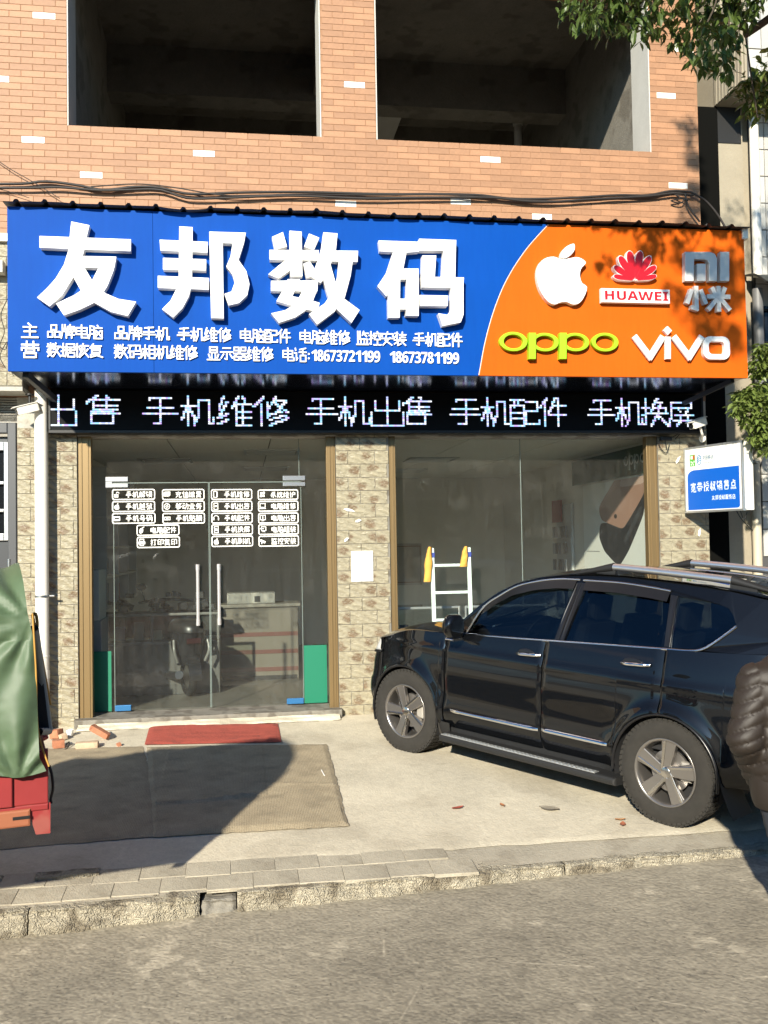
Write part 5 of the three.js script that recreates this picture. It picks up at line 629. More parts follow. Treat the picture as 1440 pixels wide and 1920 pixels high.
    // upper side: body frame with three window openings
    const zs = (x, y) => { const t = Math.max(0, y - 1.13); let z = 0.852 - t * 0.29 - t * t * 0.1; if (x < -1.2) z -= 0.10 * ((-1.2 - x) / 0.8) ** 2; if (x > 0.2) z -= 0.05 * (x - 0.2) ** 2; return z; };
    const frame = [[0.93, 1.128], [0.80, 1.235], [0.62, 1.395], [0.45, 1.515], [0.28, 1.60], [0.05, 1.665], [-0.25, 1.71], [-0.6, 1.725], [-1.0, 1.72], [-1.4, 1.705], [-1.75, 1.675], [-1.93, 1.635], [-1.975, 1.45], [-2.0, 1.30], [-1.98, 1.27], [-1.6, 1.256], [-1.18, 1.234], [-0.6, 1.204], [-0.14, 1.18], [0.4, 1.152]];
    const wins = { front_window: [[0.72, 1.145], [0.58, 1.36], [0.44, 1.47], [0.28, 1.555], [0.08, 1.612], [-0.12, 1.64], [-0.3, 1.645], [-0.215, 1.20], [-0.2, 1.192], [0.3, 1.167]], rear_window: [[-0.31, 1.197], [-0.41, 1.64], [-0.7, 1.645], [-1.0, 1.63], [-1.14, 1.618], [-1.17, 1.25], [-1.16, 1.242], [-0.7, 1.218]], quarter_window: [[-1.215, 1.25], [-1.2, 1.61], [-1.38, 1.595], [-1.52, 1.578], [-1.59, 1.555], [-1.63, 1.51], [-1.66, 1.45], [-1.655, 1.425], [-1.62, 1.385], [-1.47, 1.28], [-1.40, 1.255]] };
    const densify = (pl, n = 4) => pl.flatMap((p, i) => { const q = pl[(i + 1) % pl.length]; return Array.from({ length: n }, (_, k) => [lerp(p[0], q[0], k / n), lerp(p[1], q[1], k / n)]); });
    const bend = (g, out = 0) => { const p = g.attributes.position; for (let i = 0; i < p.count; i++) { const x = p.getX(i), y = p.getY(i), d = p.getZ(i); p.setZ(i, s * (zs(x, y) + out - d)); } g.computeVertexNormals(); return g; };
    const sh = polyShape(densify(frame)); for (const k in wins) { const hp = new THREE.Path(); densify(wins[k]).forEach((p, i) => i ? hp.lineTo(...p) : hp.moveTo(...p)); sh.holes.push(hp); }
    mesh('window_surround', bend(new THREE.ExtrudeGeometry(sh, { depth: 0.035, bevelEnabled: false })), paint, car);
    for (const g of [bend(new THREE.ExtrudeGeometry(polyShape(densify([[-0.225, 1.196], [-0.31, 1.645], [-0.355, 1.648], [-0.262, 1.196]])), { depth: 0.01, bevelEnabled: false }), 0.004), bend(new THREE.ExtrudeGeometry(polyShape(densify([[-0.27, 1.196], [-0.362, 1.648], [-0.405, 1.642], [-0.305, 1.2]])), { depth: 0.01, bevelEnabled: false }), 0.004), bend(new THREE.ExtrudeGeometry(polyShape(densify([[-1.172, 1.252], [-1.145, 1.615], [-1.198, 1.61], [-1.212, 1.255]])), { depth: 0.01, bevelEnabled: false }), 0.004)]) mesh('pillar_cover', g, trim, car);
    for (const k in wins) mesh(k, bend(new THREE.ExtrudeGeometry(polyShape(densify(wins[k], 5)), { depth: 0.004, bevelEnabled: false }), -0.012), glass, car);
    const wire = (pts, rr2, out = 0.004) => tube(pts.map(([x, y]) => V(x, y, s * (zs(x, y) + out))), rr2, 60, 6);
    mesh('window_chrome', [wire([[0.70, 1.155], [0.57, 1.38], [0.42, 1.49], [0.27, 1.575], [0.06, 1.632], [-0.14, 1.662], [-0.34, 1.67]], 0.009), wire([[-0.37, 1.668], [-0.7, 1.672], [-1.0, 1.655], [-1.14, 1.642]], 0.009), wire([[0.74, 1.138], [0.3, 1.158], [-0.2, 1.183], [-0.7, 1.209], [-1.17, 1.234], [-1.38, 1.246], [-1.46, 1.264], [-1.6, 1.375], [-1.665, 1.44]], 0.010)], chrome, car);
    const visor = (a, b) => mesh('rain_visor', grid(24, 4, (u, v) => { const k = u * (a.length - 1), i = Math.min(a.length - 2, Math.floor(k)), f = k - i, x = lerp(a[i][0], a[i + 1][0], f), y = lerp(a[i][1], a[i + 1][1], f) - b * v; return [x, y, s * (zs(x, y) + 0.006 + 0.02 * v)]; }), trim, car);
    visor([[0.56, 1.385], [0.42, 1.487], [0.27, 1.57], [0.06, 1.628], [-0.14, 1.656], [-0.31, 1.664]], 0.065); visor([[-0.395, 1.664], [-0.7, 1.668], [-1.0, 1.65], [-1.135, 1.637]], 0.07);
    // mirror
    const mr = mesh('mirror', (() => { const g = new THREE.SphereGeometry(0.1, 24, 16); g.scale(0.85, 1.15, 1.1); const p = g.attributes.position; for (let i = 0; i < p.count; i++) { p.setX(i, Math.max(p.getX(i), -0.045)); p.setY(i, clamp(p.getY(i), -0.1, 0.1)); } g.computeVertexNormals(); g.translate(0.72, 1.215, s * 0.985); return uvBox(g); })(), paint, car); mesh('mirror_trim', rb(0.665, 0.76, 1.098, 1.118, s > 0 ? 0.92 : -1.05, s > 0 ? 1.05 : -0.92, 0.008), chrome, mr); mesh('mirror_arm', bar([0.73, 1.14, s * 0.93], [0.76, 1.14, s * 0.84], 0.05, 0.07), trim, mr);
    // roof rail
    const railY = (x) => 1.785 - 0.045 * Math.max(0, (-0.55 - x) / 1.1) ** 1.4 - 0.03 * Math.max(0, (x + 0.62) / 0.4), railZ = (x) => s * (0.60 - 0.03 * Math.max(0, (-1.1 - x) / 0.8));
    const railG = (x0, x1, w, hh, y0, y1b) => grid(24, 12, (u, v) => { const x = lerp(x0, x1, u), A = v * Math.PI * 2, e = y0 === undefined ? 1 : lerp(y0, y1b, u); return [x, railY(x) - (1 - e) * 0.05 + hh * Math.sin(A) * (0.35 + 0.65 * e), railZ(x) + w * Math.cos(A)]; });
    mesh('roof_rail', railG(-0.60, -1.56, 0.03, 0.028), M([0.75, 0.75, 0.74], 0.28, { metalness: 0.9 }), car);
    mesh('rail_end', [railG(-0.22, -0.598, 0.034, 0.034, 0.0, 1), railG(-1.562, -1.92, 0.034, 0.034, 1, 0), bx(-0.62, -0.45, 1.70, 1.765, s > 0 ? 0.585 : -0.615, s > 0 ? 0.615 : -0.585), bx(-1.75, -1.55, 1.62, 1.725, s > 0 ? 0.575 : -0.6, s > 0 ? 0.6 : -0.575)], plastic, car);
    // lamps
    mesh('headlight', grid(24, 12, (u, v) => { const [x, y, z] = NP(lerp(0.44, 0.985, u) * s * Math.PI / 2, lerp(0.835 + 0.035 * u, 0.975, v)); const k = 0.012 * Math.sin(Math.min(1, v * 4 + 0.2) * Math.PI / 2); return [x + k, y, z + s * k]; }), MP([0.62, 0.62, 0.6], 0.12, { clearcoat: 1, metalness: 0.25 }), car);
    mesh('lamp_bezel', grid(24, 3, (u, v) => { const [x, y, z] = NP(lerp(0.42, 1, u) * s * Math.PI / 2, lerp(0.815 + 0.035 * u, 0.838 + 0.035 * u, v)); return [x + 0.014, y, z + s * 0.014]; }), trim, car);
    mesh('tail_lamp', grid(10, 12, (u, v) => { const y = lerp(1.0, 1.42, v), x = lerp(-1.93, -2.055, u); return [x, y, s * (W(-1.96, Math.min(y, 1.2)) - Math.max(0, y - 1.2) * 0.26 - 0.06 * u + 0.006)]; }), MP([0.35, 0.02, 0.02], 0.1, { clearcoat: 1 }), car);
  }
  function nose(A) { const c = Math.cos(A), sn = Math.sin(A); return [1.78 + 0.32 * Math.pow(Math.abs(c), 0.75), Math.sign(sn) * W(1.78, 0.7) * Math.pow(Math.abs(sn), 0.62)]; }
  const noseTop = (A) => 0.985;
  function NP(A, y) { const [x, z] = nose(A), b = 1 - 0.10 * Math.max(0, (0.5 - y) / 0.2) ** 2 - 0.62 * Math.max(0, (y - 0.74) / 0.245) ** 1.6; return [1.78 + (x - 1.78) * b + (y > 0.4 && y < 0.6 ? 0.012 : 0), y, z * (W(1.78, y) / W(1.78, 0.7)) * (1 - 0.05 * Math.max(0, (y - 0.74) / 0.245) ** 2 * Math.cos(A) ** 2)]; }
  mesh('front_bumper', grid(60, 26, (u, v) => NP((u - 0.5) * Math.PI, lerp(0.30, 0.985, v))), paint, car);
  mesh('grille', [rb(2.075, 2.11, 0.74, 0.92, -0.42, 0.42, 0.01), rb(2.06, 2.105, 0.36, 0.5, -0.5, 0.5, 0.01)], trim, car); mesh('number_plate', rb(2.112, 2.12, 0.56, 0.68, -0.22, 0.22, 0.003), M([0.03, 0.08, 0.35], 0.4), car);
  mesh('hood', grid(40, 30, (u, v) => { const A = (u - 0.5) * Math.PI * 0.999, q = nose(A), zr = Math.sin(A) * 0.815, x0 = 0.97 - 0.10 * (zr / 0.815) ** 2, n1 = NP(A, 0.985), x1 = n1[0] + 0.004, x = lerp(x0, x1, v), z = lerp(zr, n1[2] * 0.997, v), e = Math.abs(Math.sin(A)), edge = lerp(fend(0.9), v > 0.999 ? noseTop(A) : noseTop(A), v * v * 0.92 + 0.08 * v), crown = 0.075 * (1 - e ** 4) * (1 - 0.65 * v * v); return [x, edge + crown + 0.012 * Math.exp(-(((e - 0.62) / 0.08) ** 2)), z]; }), paint, car);
  mesh('windscreen', grid(20, 14, (u, v) => { const z = lerp(-1, 1, u), xb = 0.98 - 0.09 * z * z, xt = 0.42 - 0.10 * z * z; return [lerp(xb, xt, v) + 0.05 * Math.sin(v * Math.PI) * 0.6, lerp(1.15, 1.585 + 0.03 * (1 - z * z), v), z * lerp(0.80, 0.655, v)]; }), glass, car);
  mesh('wiper', [rod([0.96, 1.17, -0.35], [0.82, 1.29, 0.15], 0.008), rod([0.98, 1.17, 0.2], [0.84, 1.29, 0.62], 0.008)], trim, car);
  mesh('roof', grid(40, 30, (u, v) => { const z = lerp(-1, 1, u), x = lerp(0.40 - 0.10 * z * z, -1.94, v), xe = lerp(0.28, -1.94, v); const ye = new THREE.SplineCurve([[0.30, 1.592], [0.05, 1.667], [-0.25, 1.712], [-0.6, 1.727], [-1.0, 1.722], [-1.4, 1.707], [-1.75, 1.677], [-1.94, 1.635]].map((p) => new THREE.Vector2(...p))).getPoint(v).y; return [x, ye + 0.048 * (1 - z * z) * (1 - 0.3 * v), z * (0.672 - 0.035 * Math.max(0, (-1.2 - xe) / 0.75) ** 2)]; }), paint, car);
  mesh('spoiler', rb(-2.1, -1.9, 1.63, 1.668, -0.6, 0.6, 0.016), paint, car);
  mesh('tailgate', grid(40, 20, (u, v) => { const A = (u - 0.5) * Math.PI, y = lerp(0.38, 1.27, v), c = Math.cos(A), w = W(-1.96, Math.min(y, 1.25)); return [-1.96 - 0.16 * Math.pow(Math.abs(c), 0.6) * (1 + 0.5 * Math.max(0, (0.62 - y) / 0.24)) , y, Math.sign(Math.sin(A)) * w * Math.pow(Math.abs(Math.sin(A)), 0.6)]; }), paint, car);
  mesh('rear_glass', grid(20, 10, (u, v) => { const z = lerp(-1, 1, u); return [lerp(-2.10, -1.97, v) + 0.1 * z * z, lerp(1.27, 1.60, v), z * lerp(0.77, 0.63, v)]; }), glass, car);
  mesh('underbody', [bx(-1.9, 1.85, 0.3, 0.42, -0.62, 0.62), bx(-0.8, 0.93, 0.24, 0.5, -0.8, 0.8)], dark, car);
  mesh('cabin_floor', [bx(-1.95, 0.95, 0.5, 0.56, -0.8, 0.8), bx(-0.8, 0.93, 0.56, 1.1, 0.78, 0.83), bx(-0.8, 0.93, 0.56, 1.1, -0.83, -0.78), bx(-1.95, -0.8, 0.56, 1.12, 0.72, 0.76), bx(-1.95, -0.8, 0.56, 1.12, -0.76, -0.72), bx(0.93, 0.96, 0.4, 1.1, -0.8, 0.8)], dark, car);
  mesh('dashboard', [rb(0.45, 0.95, 0.85, 1.12, -0.76, 0.76, 0.06)], dark, car);
  mesh('steering_wheel', (() => { const g = new THREE.TorusGeometry(0.18, 0.016, 10, 36); const b = rod([0, 0, 0], [0, 0, -0.16], 0.02), c = bar([-0.17, 0, 0], [0.17, 0, 0], 0.02, 0.03); const m = merge([g, b, c]); m.rotateY(-Math.PI / 2); m.rotateZ(0.4); m.translate(0.3, 1.13, -0.36); return m; })(), plastic, car);
  const seatM = M([0.05, 0.047, 0.045], 0.7); for (const [x, z] of [[-0.12, -0.36], [-0.12, 0.36], [-0.95, -0.42], [-0.95, 0.42]]) { const st = mesh('seat', [(() => { const g = rbox(0.5, 0.14, 0.48, 0.05); g.translate(0.22, 0.72, 0); return g; })(), (() => { const g = rbox(0.14, 0.62, 0.46, 0.05); g.rotateZ(0.22); g.translate(-0.1, 1.02, 0); return g; })()], seatM, car); st.position.set(x, 0, z); mesh('headrest', (() => { const g = rbox(0.09, 0.19, 0.27, 0.04); g.rotateZ(0.15); g.translate(-0.2, 1.44, 0); return g; })(), seatM, st); }
  // wheels
  const tyreM = (() => { const f = fbm(10, 4, 501), m = new THREE.MeshStandardMaterial({ map: dataTex(256, 256, (u, v) => { const k = 0.85 + 0.4 * (f(u, v) - 0.4); return [0.026 * k, 0.0235 * k, 0.0195 * k]; }, true, 6, 2), roughness: 0.95, side: THREE.DoubleSide }); return m; })();
  const rimM = M([0.3, 0.28, 0.26], 0.3, { metalness: 0.85 }), rimP = M([0.55, 0.53, 0.5], 0.2, { metalness: 1 }), disc = M([0.3, 0.28, 0.26], 0.4, { metalness: 0.8 });
  const T = 0.372, tyre = (() => { const g = lathe([[0.232, -0.09], [0.25, -0.112], [0.30, -0.118], [0.345, -0.108], [0.366, -0.092], [0.3715, -0.07], [0.372, 0], [0.3715, 0.07], [0.366, 0.092], [0.345, 0.108], [0.30, 0.118], [0.25, 0.112], [0.232, 0.09]].map(([a, b]) => [a, b]), 72); g.rotateX(Math.PI / 2); return g; })();
  const tread = (() => { const L = []; for (let k = 0; k < 56; k++) { const A = k / 56 * Math.PI * 2; for (const [z, w] of [[-0.075, 0.045], [-0.026, 0.04], [0.026, 0.04], [0.075, 0.045]]) { const g = new THREE.BoxGeometry(0.012, 0.030, w); g.translate(T + 0.0005, 0, z); g.rotateZ(A + (z > 0 ? 0.03 : 0)); L.push(uvBox(g)); } for (const z of [-0.104, 0.104]) { const g = new THREE.BoxGeometry(0.022, 0.03, 0.008); g.translate(0.355, 0, z * 0.97); g.rotateZ(A); L.push(uvBox(g)); } } return merge(L); })();
  const barrel = (() => { const g = lathe([[0.236, -0.1], [0.236, 0.1], [0.242, 0.104], [0.24, 0.112], [0.226, 0.108], [0.214, 0.085], [0.208, 0.0], [0.208, -0.1]], 64); g.rotateX(Math.PI / 2); return g; })();
  const spoke = (w0, w1, z0, z1, dep) => { const s = polyShape([[0.02, -w0], [0.06, -w0 * 1.05], [0.21, -w1], [0.224, -w1 * 0.9], [0.224, w1 * 0.9], [0.21, w1], [0.06, w0 * 1.05], [0.02, w0]]), g = new THREE.ExtrudeGeometry(s, { depth: dep, bevelEnabled: true, bevelSize: 0.005, bevelThickness: 0.006, bevelSegments: 2 }), p = g.attributes.position; for (let i = 0; i < p.count; i++) { const r0 = Math.hypot(p.getX(i), p.getY(i)); p.setZ(i, p.getZ(i) + lerp(z0, z1, clamp(r0 / 0.22, 0, 1)) - dep); } g.computeVertexNormals(); return uvBox(g); };
  for (const [x, s, st, k0] of [[FX, -1, 0.06, 0.35], [RX, -1, 0, -0.12], [FX, 1, 0.06, 0.2], [RX, 1, 0, 0.5]]) {
    const w = new THREE.Group(); w.name = 'wheel'; w.position.set(x, T, s * 0.79); w.rotation.y = s < 0 ? Math.PI + st : st; car.add(w);
    mesh('tyre', [tyre.clone()], tyreM, w); stuff(mesh('tread', tread, tyreM, w)); mesh('rim', barrel, rimM, w);
    for (let k = 0; k < 5; k++) { const g = spoke(0.028, 0.052, 0.088, 0.098, 0.03); g.rotateZ(k * 1.25664 + k0 + Math.PI / 2); mesh('spoke', g, rimM, w); const e = spoke(0.006, 0.008, 0.0935, 0.1035, 0.006); e.translate(0, 0.03, 0); e.rotateZ(k * 1.25664 + k0 + Math.PI / 2); mesh('polished_edge', e, rimP, w); }
    mesh('hub_cap', (() => { const g = lathe([[0, 0.104], [0.034, 0.103], [0.04, 0.096], [0.043, 0.08]], 32); g.rotateX(Math.PI / 2); return g; })(), rimP, w);
    for (let k = 0; k < 5; k++) { const A = (k + 0.5) * 1.25664 + k0, g = new THREE.CylinderGeometry(0.009, 0.009, 0.03, 8); g.rotateX(Math.PI / 2); g.translate(0.058 * Math.cos(A + 1.57), 0.058 * Math.sin(A + 1.57), 0.086); mesh('lug_nut', uvBox(g), rimP, w); }
    mesh('brake_disc', (() => { const g = new THREE.CylinderGeometry(0.15, 0.15, 0.02, 48); g.rotateX(Math.PI / 2); g.translate(0, 0, 0.02); const h2 = new THREE.CylinderGeometry(0.07, 0.08, 0.05, 32); h2.rotateX(Math.PI / 2); h2.translate(0, 0, 0.04); return [uvBox(g), uvBox(h2)]; })(), disc, w); mesh('caliper', (() => { const g = rbox(0.08, 0.14, 0.06, 0.015); g.translate(s < 0 ? 0.135 : -0.135, 0.02, 0.03); return g; })(), M([0.4, 0.37, 0.32], 0.5, { metalness: 0.4 }), w);
    mesh('wheel_back', (() => { const g = new THREE.CylinderGeometry(0.207, 0.207, 0.01, 48); g.rotateX(Math.PI / 2); g.translate(0, 0, -0.06); return uvBox(g); })(), dark, w);
  }
  mesh('antenna', rod([-1.55, 1.73, 0], [-1.62, 1.80, 0], 0.006), trim, car);
}
// ---------- cargo tricycle with green tarpaulin at the left edge ----------
{
  const t = thing('cargo_tricycle', 'red cargo tricycle with rounded green tarpaulin cover at the left edge', 'tricycle', [0, 0, 0]);
  { const px = -0.92, pz = 4.7, th = 0.24; t.rotation.y = th; t.position.set(px - (px * Math.cos(th) + pz * Math.sin(th)), 0, pz - (-px * Math.sin(th) + pz * Math.cos(th))); }
  t.updateMatrixWorld(); const L = (x, y, z) => t.worldToLocal(P(x, y, z));
  const ZN = 4.7, ZF = 3.75, ZC = (ZN + ZF) / 2, near = [[30, 1075], [60, 1150], [66, 1250], [72, 1380], [91, 1437]];
  const nf = fbm(5, 4, 601), nf2 = fbm(14, 3, 603), fW = fbm(60, 3, 605);
  const mTarp = new THREE.MeshStandardMaterial({ map: dataTex(256, 256, (u, v) => { const k = 0.9 + 0.2 * nf2(u, v) + 0.1 * (fW(u, v) - 0.5); return [0.074 * k, 0.116 * k, 0.06 * k]; }, true), roughness: 0.55, side: THREE.DoubleSide });
  const endX = (y) => { const k = [[0.55, -0.90], [0.66, -0.945], [0.9, -0.95], [1.2, -0.965], [1.32, -0.99], [1.45, -1.005], [1.6, -1.03]]; for (let i = 0; i + 1 < k.length; i++) if (y <= k[i + 1][0]) return lerp(k[i][1], k[i + 1][1], clamp((y - k[i][0]) / (k[i + 1][0] - k[i][0]), 0, 1)); return -1.03; };
  const prof = (v) => { if (v < 0.36) { const k = v / 0.36; return [ZN - 0.02 * k * k + 0.02 * Math.sin(k * 3), lerp(0.585, 1.2, k)]; } if (v > 0.72) { const k = (v - 0.72) / 0.28; return [ZF + 0.02, lerp(1.2, 0.6, k)]; } const A = (v - 0.36) / 0.36 * Math.PI; return [ZC + (ZN - ZC - 0.02) * Math.cos(A), 1.2 + 0.335 * Math.pow(Math.sin(A), 0.8)]; };
  mesh('tarpaulin', grid(110, 150, (u, v) => { const [z, y] = prof(v), x1 = endX(y) + (v > 0.72 ? (0.10 + 0.10 * (v - 0.72)) * 0.3 : 0), x = lerp(-2.7, x1, u), dist = x1 - x, gx = x + 1.04, gy = y - 0.56, gr = Math.hypot(gx, gy), ga = Math.atan2(gy, gx), tx = x + 0.97, ty = y - 1.28, tr = Math.hypot(tx, ty), ta = Math.atan2(ty, tx), gather = 0.030 * Math.sin(ga * 9) * Math.min(1, gr * 5) * Math.exp(-gr * 2.6) + 0.022 * Math.sin(ta * 11 + 1) * Math.min(1, tr * 6) * Math.exp(-tr * 2.4), fold = 0.024 * Math.sin((x * 9 + y * 5.5) + 3 * nf(x * 0.3, y * 0.3)) * sst(1.25 - y, 0, 0.5) * Math.exp(-((dist - 0.25) ** 2) * 4) + gather + 0.028 * (nf(x * 0.6 + 0.2, y * 0.8 + z * 0.2) - 0.5) + 0.012 * (nf2(x * 0.5, y * 0.6 + z * 0.3) - 0.5); const nx = v < 0.36 ? 1 : v > 0.72 ? -1 : Math.cos((v - 0.36) / 0.36 * Math.PI), ny = v < 0.36 || v > 0.72 ? 0 : Math.sin((v - 0.36) / 0.36 * Math.PI); const sag = ny * 0.03 * Math.cos(dist * 9) * Math.min(1, dist * 4); return [x, y + fold * ny - sag + (v < 0.02 || v > 0.98 ? 0.012 * Math.sin(x * 20) : 0), z + fold * nx]; }, 2), mTarp, t);
  mesh('edge_piping', [tube(near.map(([x, y], i) => L(x + (i ? 1 : 24), y + (i ? 0 : 40), ZN + 0.005)).slice(1), 0.0045, 40), tube([[60, 1152], [74, 1210], [84, 1265], [94, 1322]].map(([x, y]) => L(x, y, ZF + 0.05)), 0.008, 30), tube([[60, 1155], [66, 1150], [70, 1175], [66, 1185]].map(([x, y]) => L(x, y, 4.4)), 0.008, 20)], M([0.45, 0.24, 0.045], 0.7), t);
  mesh('hoop', [tube([L(64, 1178, 4.55), L(76, 1265, 4.3), L(91, 1370, 4.25)], 0.022, 20), tube([L(74, 1372, 4.5), L(92, 1371, 4.25)], 0.018, 8)], M([0.2, 0.23, 0.24], 0.5), t);
  const mRedP = (() => { const f = fbm(6, 4, 611); return new THREE.MeshStandardMaterial({ map: dataTex(256, 256, (u, v) => { const k = 0.85 + 0.3 * f(u, v), w = sst(f(v, u), 0.6, 0.75) * 0.4; return [lerp(0.27, 0.34, w) * k, lerp(0.028, 0.15, w) * k, lerp(0.028, 0.11, w) * k]; }, true), roughness: 0.5, side: THREE.DoubleSide }); })();
  const xb = P(91, 1480, ZN).x; mesh('cargo_box', [rb(-2.6, xb, 0.43, 0.68, ZN - 0.06, ZN - 0.02, 0.006), rb(-2.6, xb, 0.43, 0.68, ZF + 0.05, ZF + 0.09, 0.006), rb(-2.6, -2.56, 0.43, 0.68, ZF + 0.1, ZN - 0.07, 0.006), rb(-2.6, xb, 0.40, 0.43, ZF + 0.05, ZN - 0.02, 0.006), rb(-1.13, -1.06, 0.432, 0.67, ZN - 0.021, ZN - 0.005, 0.006), rb(-1.55, -1.48, 0.432, 0.67, ZN - 0.021, ZN - 0.005, 0.006)], mRedP, t);
  mesh('tailgate_board', rb(xb - 0.03, xb - 0.005, 0.44, 0.66, ZF + 0.1, ZN - 0.07, 0.005), mRedP, t);
  mesh('inner_shade_block', rb(-2.5, -1.12, 0.44, 1.15, ZF + 0.12, ZN - 0.1, 0.03), mBlack, t);  // black block added as the shade inside the cover
  mesh('gap_shade_sheet', extr(polyShape([[64, 1172], [74, 1215], [93, 1372], [70, 1376]].map(([x, y]) => { const q = L(x, y, 4.32); return [q.x, q.y]; })), 0.01, 0, L(80, 1300, 4.32).z - 0.03), mBlack, t);  // black cut-out added as the shaded gap behind the tarpaulin edge
  mesh('chassis_rail', [rb(-2.6, P(58, 1515, ZN).x, 0.335, 0.415, ZN - 0.08, ZN - 0.01, 0.01), rb(-2.6, -1.05, 0.335, 0.415, ZF + 0.05, ZF + 0.12, 0.01)], M([0.3, 0.1, 0.045], 0.65), t);
  mesh('rail_slot', [rb(-1.06, -0.985, 0.372, 0.386, ZN - 0.011, ZN - 0.006, 0.001)], mBlack, t);
  const a = P(50, 1509, ZN), b = P(95, 1508, ZN), c = P(95, 1566, ZN), d = P(68, 1567, ZN); mesh('mud_flap', extr(polyShape([[d.x, d.y], [c.x, c.y], [b.x, b.y], [a.x, a.y]]), 0.012, 0, ZN - 0.04), mRedP, t);
  mesh('red_tube', [rod([-0.98, 0.9, 3.95], [-0.90, 0.62, 4.1], 0.03), rod([-0.92, 0.58, 4.2], [-0.9, 0.46, 4.3], 0.02)], mRedP, t); mesh('rope', [tube([L(92, 1435, 4.4), L(97, 1452, 4.4), L(99, 1480, 4.4), L(95, 1498, 4.4), L(96, 1505, 4.42)], 0.007, 24), tube([L(-10, 1545, 4.6), L(15, 1550, 4.6), L(40, 1546, 4.6), L(52, 1540, 4.6)], 0.006, 20)], mBlack, t);
  const wg = lathe([[0.2, -0.05], [0.24, -0.06], [0.275, -0.045], [0.285, 0], [0.275, 0.045], [0.24, 0.06], [0.2, 0.05]], 40); wg.rotateX(Math.PI / 2); const hg = lathe([[0, 0.03], [0.05, 0.03], [0.06, 0.02], [0.2, 0.03], [0.2, -0.03], [0.06, -0.02], [0, -0.03]], 40); hg.rotateX(Math.PI / 2);
  for (const [x, z] of [[-2.1, ZN - 0.16], [-2.1, ZF + 0.16], [-3.75, ZC]]) { const w = new THREE.Group(); w.name = 'wheel'; w.position.set(x, (z < 3.9 ? groundY(3.42) - 0.05 : roadY(x)) + 0.285, z); t.add(w); mesh('tyre', wg, M([0.03, 0.03, 0.028], 0.9), w); mesh('rim', hg, mSteel, w); }
  mesh('axle', rod([-2.1, -0.17, ZN - 0.16], [-2.1, -0.05, ZF + 0.16], 0.03), mBlack, t); mesh('spring_mount', [bx(-2.15, -2.05, -0.15, 0.34, ZN - 0.3, ZN - 0.24), bx(-2.15, -2.05, -0.1, 0.34, ZF + 0.24, ZF + 0.3)], mBlack, t);
  mesh('front_frame', [rod([-2.6, 0.36, ZC], [-3.3, 0.3, ZC], 0.04), rod([-3.75, -0.15, ZC - 0.09], [-3.5, 0.75, ZC - 0.07], 0.025), rod([-3.75, -0.15, ZC + 0.09], [-3.5, 0.75, ZC + 0.07], 0.025), rod([-3.3, 0.3, ZC], [-3.52, 0.7, ZC], 0.04)], mRedP, t); mesh('handlebar', [rod([-3.45, 0.8, ZC - 0.36], [-3.45, 0.8, ZC + 0.36], 0.016), rod([-3.5, 0.72, ZC], [-3.45, 0.8, ZC], 0.02)], mBlack, t); mesh('saddle', rb(-3.0, -2.62, 0.44, 0.54, ZC - 0.16, ZC + 0.16, 0.04), mBlack, t); mesh('saddle_post', rod([-2.8, 0.3, ZC], [-2.8, 0.46, ZC], 0.03), mBlack, t);
}
// ---------- the person at the right edge ----------
function blob(bones, cell, lo, hi, k = 0.03, mod) {   // bones: [ax,ay,az, bx,by,bz, ra, rb]; smooth union of tapered capsules, meshed
  const size = Math.max(hi[0] - lo[0], hi[1] - lo[1], hi[2] - lo[2]), n = Math.ceil(size / cell) + 4, mc = new MarchingCubes(n, M([1, 1, 1]), false, false, 600000); mc.isolation = 0;
  const c = [(lo[0] + hi[0]) / 2, (lo[1] + hi[1]) / 2, (lo[2] + hi[2]) / 2], half = n / 2 * cell, B = bones.map((b) => ({ a: V(b[0], b[1], b[2]), d: V(b[3] - b[0], b[4] - b[1], b[5] - b[2]), ra: b[6], rb: b[7], l2: 0 })); B.forEach((b) => b.l2 = b.d.lengthSq() || 1e-9);
  const q = V();
  for (let z = 0; z < n; z++) for (let y = 0; y < n; y++) for (let x = 0; x < n; x++) {
    const X = c[0] + (x / (n / 2) - 1) * half, Y = c[1] + (y / (n / 2) - 1) * half, Z = c[2] + (z / (n / 2) - 1) * half;
    let d = 9; if (X > lo[0] - cell * 2 && X < hi[0] + cell * 2 && Y > lo[1] - cell * 2 && Y < hi[1] + cell * 2 && Z > lo[2] - cell * 2 && Z < hi[2] + cell * 2) { for (const b of B) { q.set(X, Y, Z).sub(b.a); const t = clamp(q.dot(b.d) / b.l2, 0, 1), e = q.addScaledVector(b.d, -t).length() - lerp(b.ra, b.rb, t), h = clamp(0.5 + 0.5 * (d - e) / k, 0, 1); d = lerp(d, e, h) - k * h * (1 - h); } if (mod) d -= mod(X, Y, Z); }
    mc.field[x + y * n + z * n * n] = -d;
  }
  mc.update(); const m = mc.count, p = mc.positionArray.slice(0, m * 3), g = new THREE.BufferGeometry(); for (let i = 0; i < p.length; i += 3) { p[i] = c[0] + p[i] * half; p[i + 1] = c[1] + p[i + 1] * half; p[i + 2] = c[2] + p[i + 2] * half; }
  g.setAttribute('position', new THREE.BufferAttribute(new Float32Array(p), 3)); let w = mergeVertices(g, 1e-4); w.computeVertexNormals(); return uvBox(w);
}
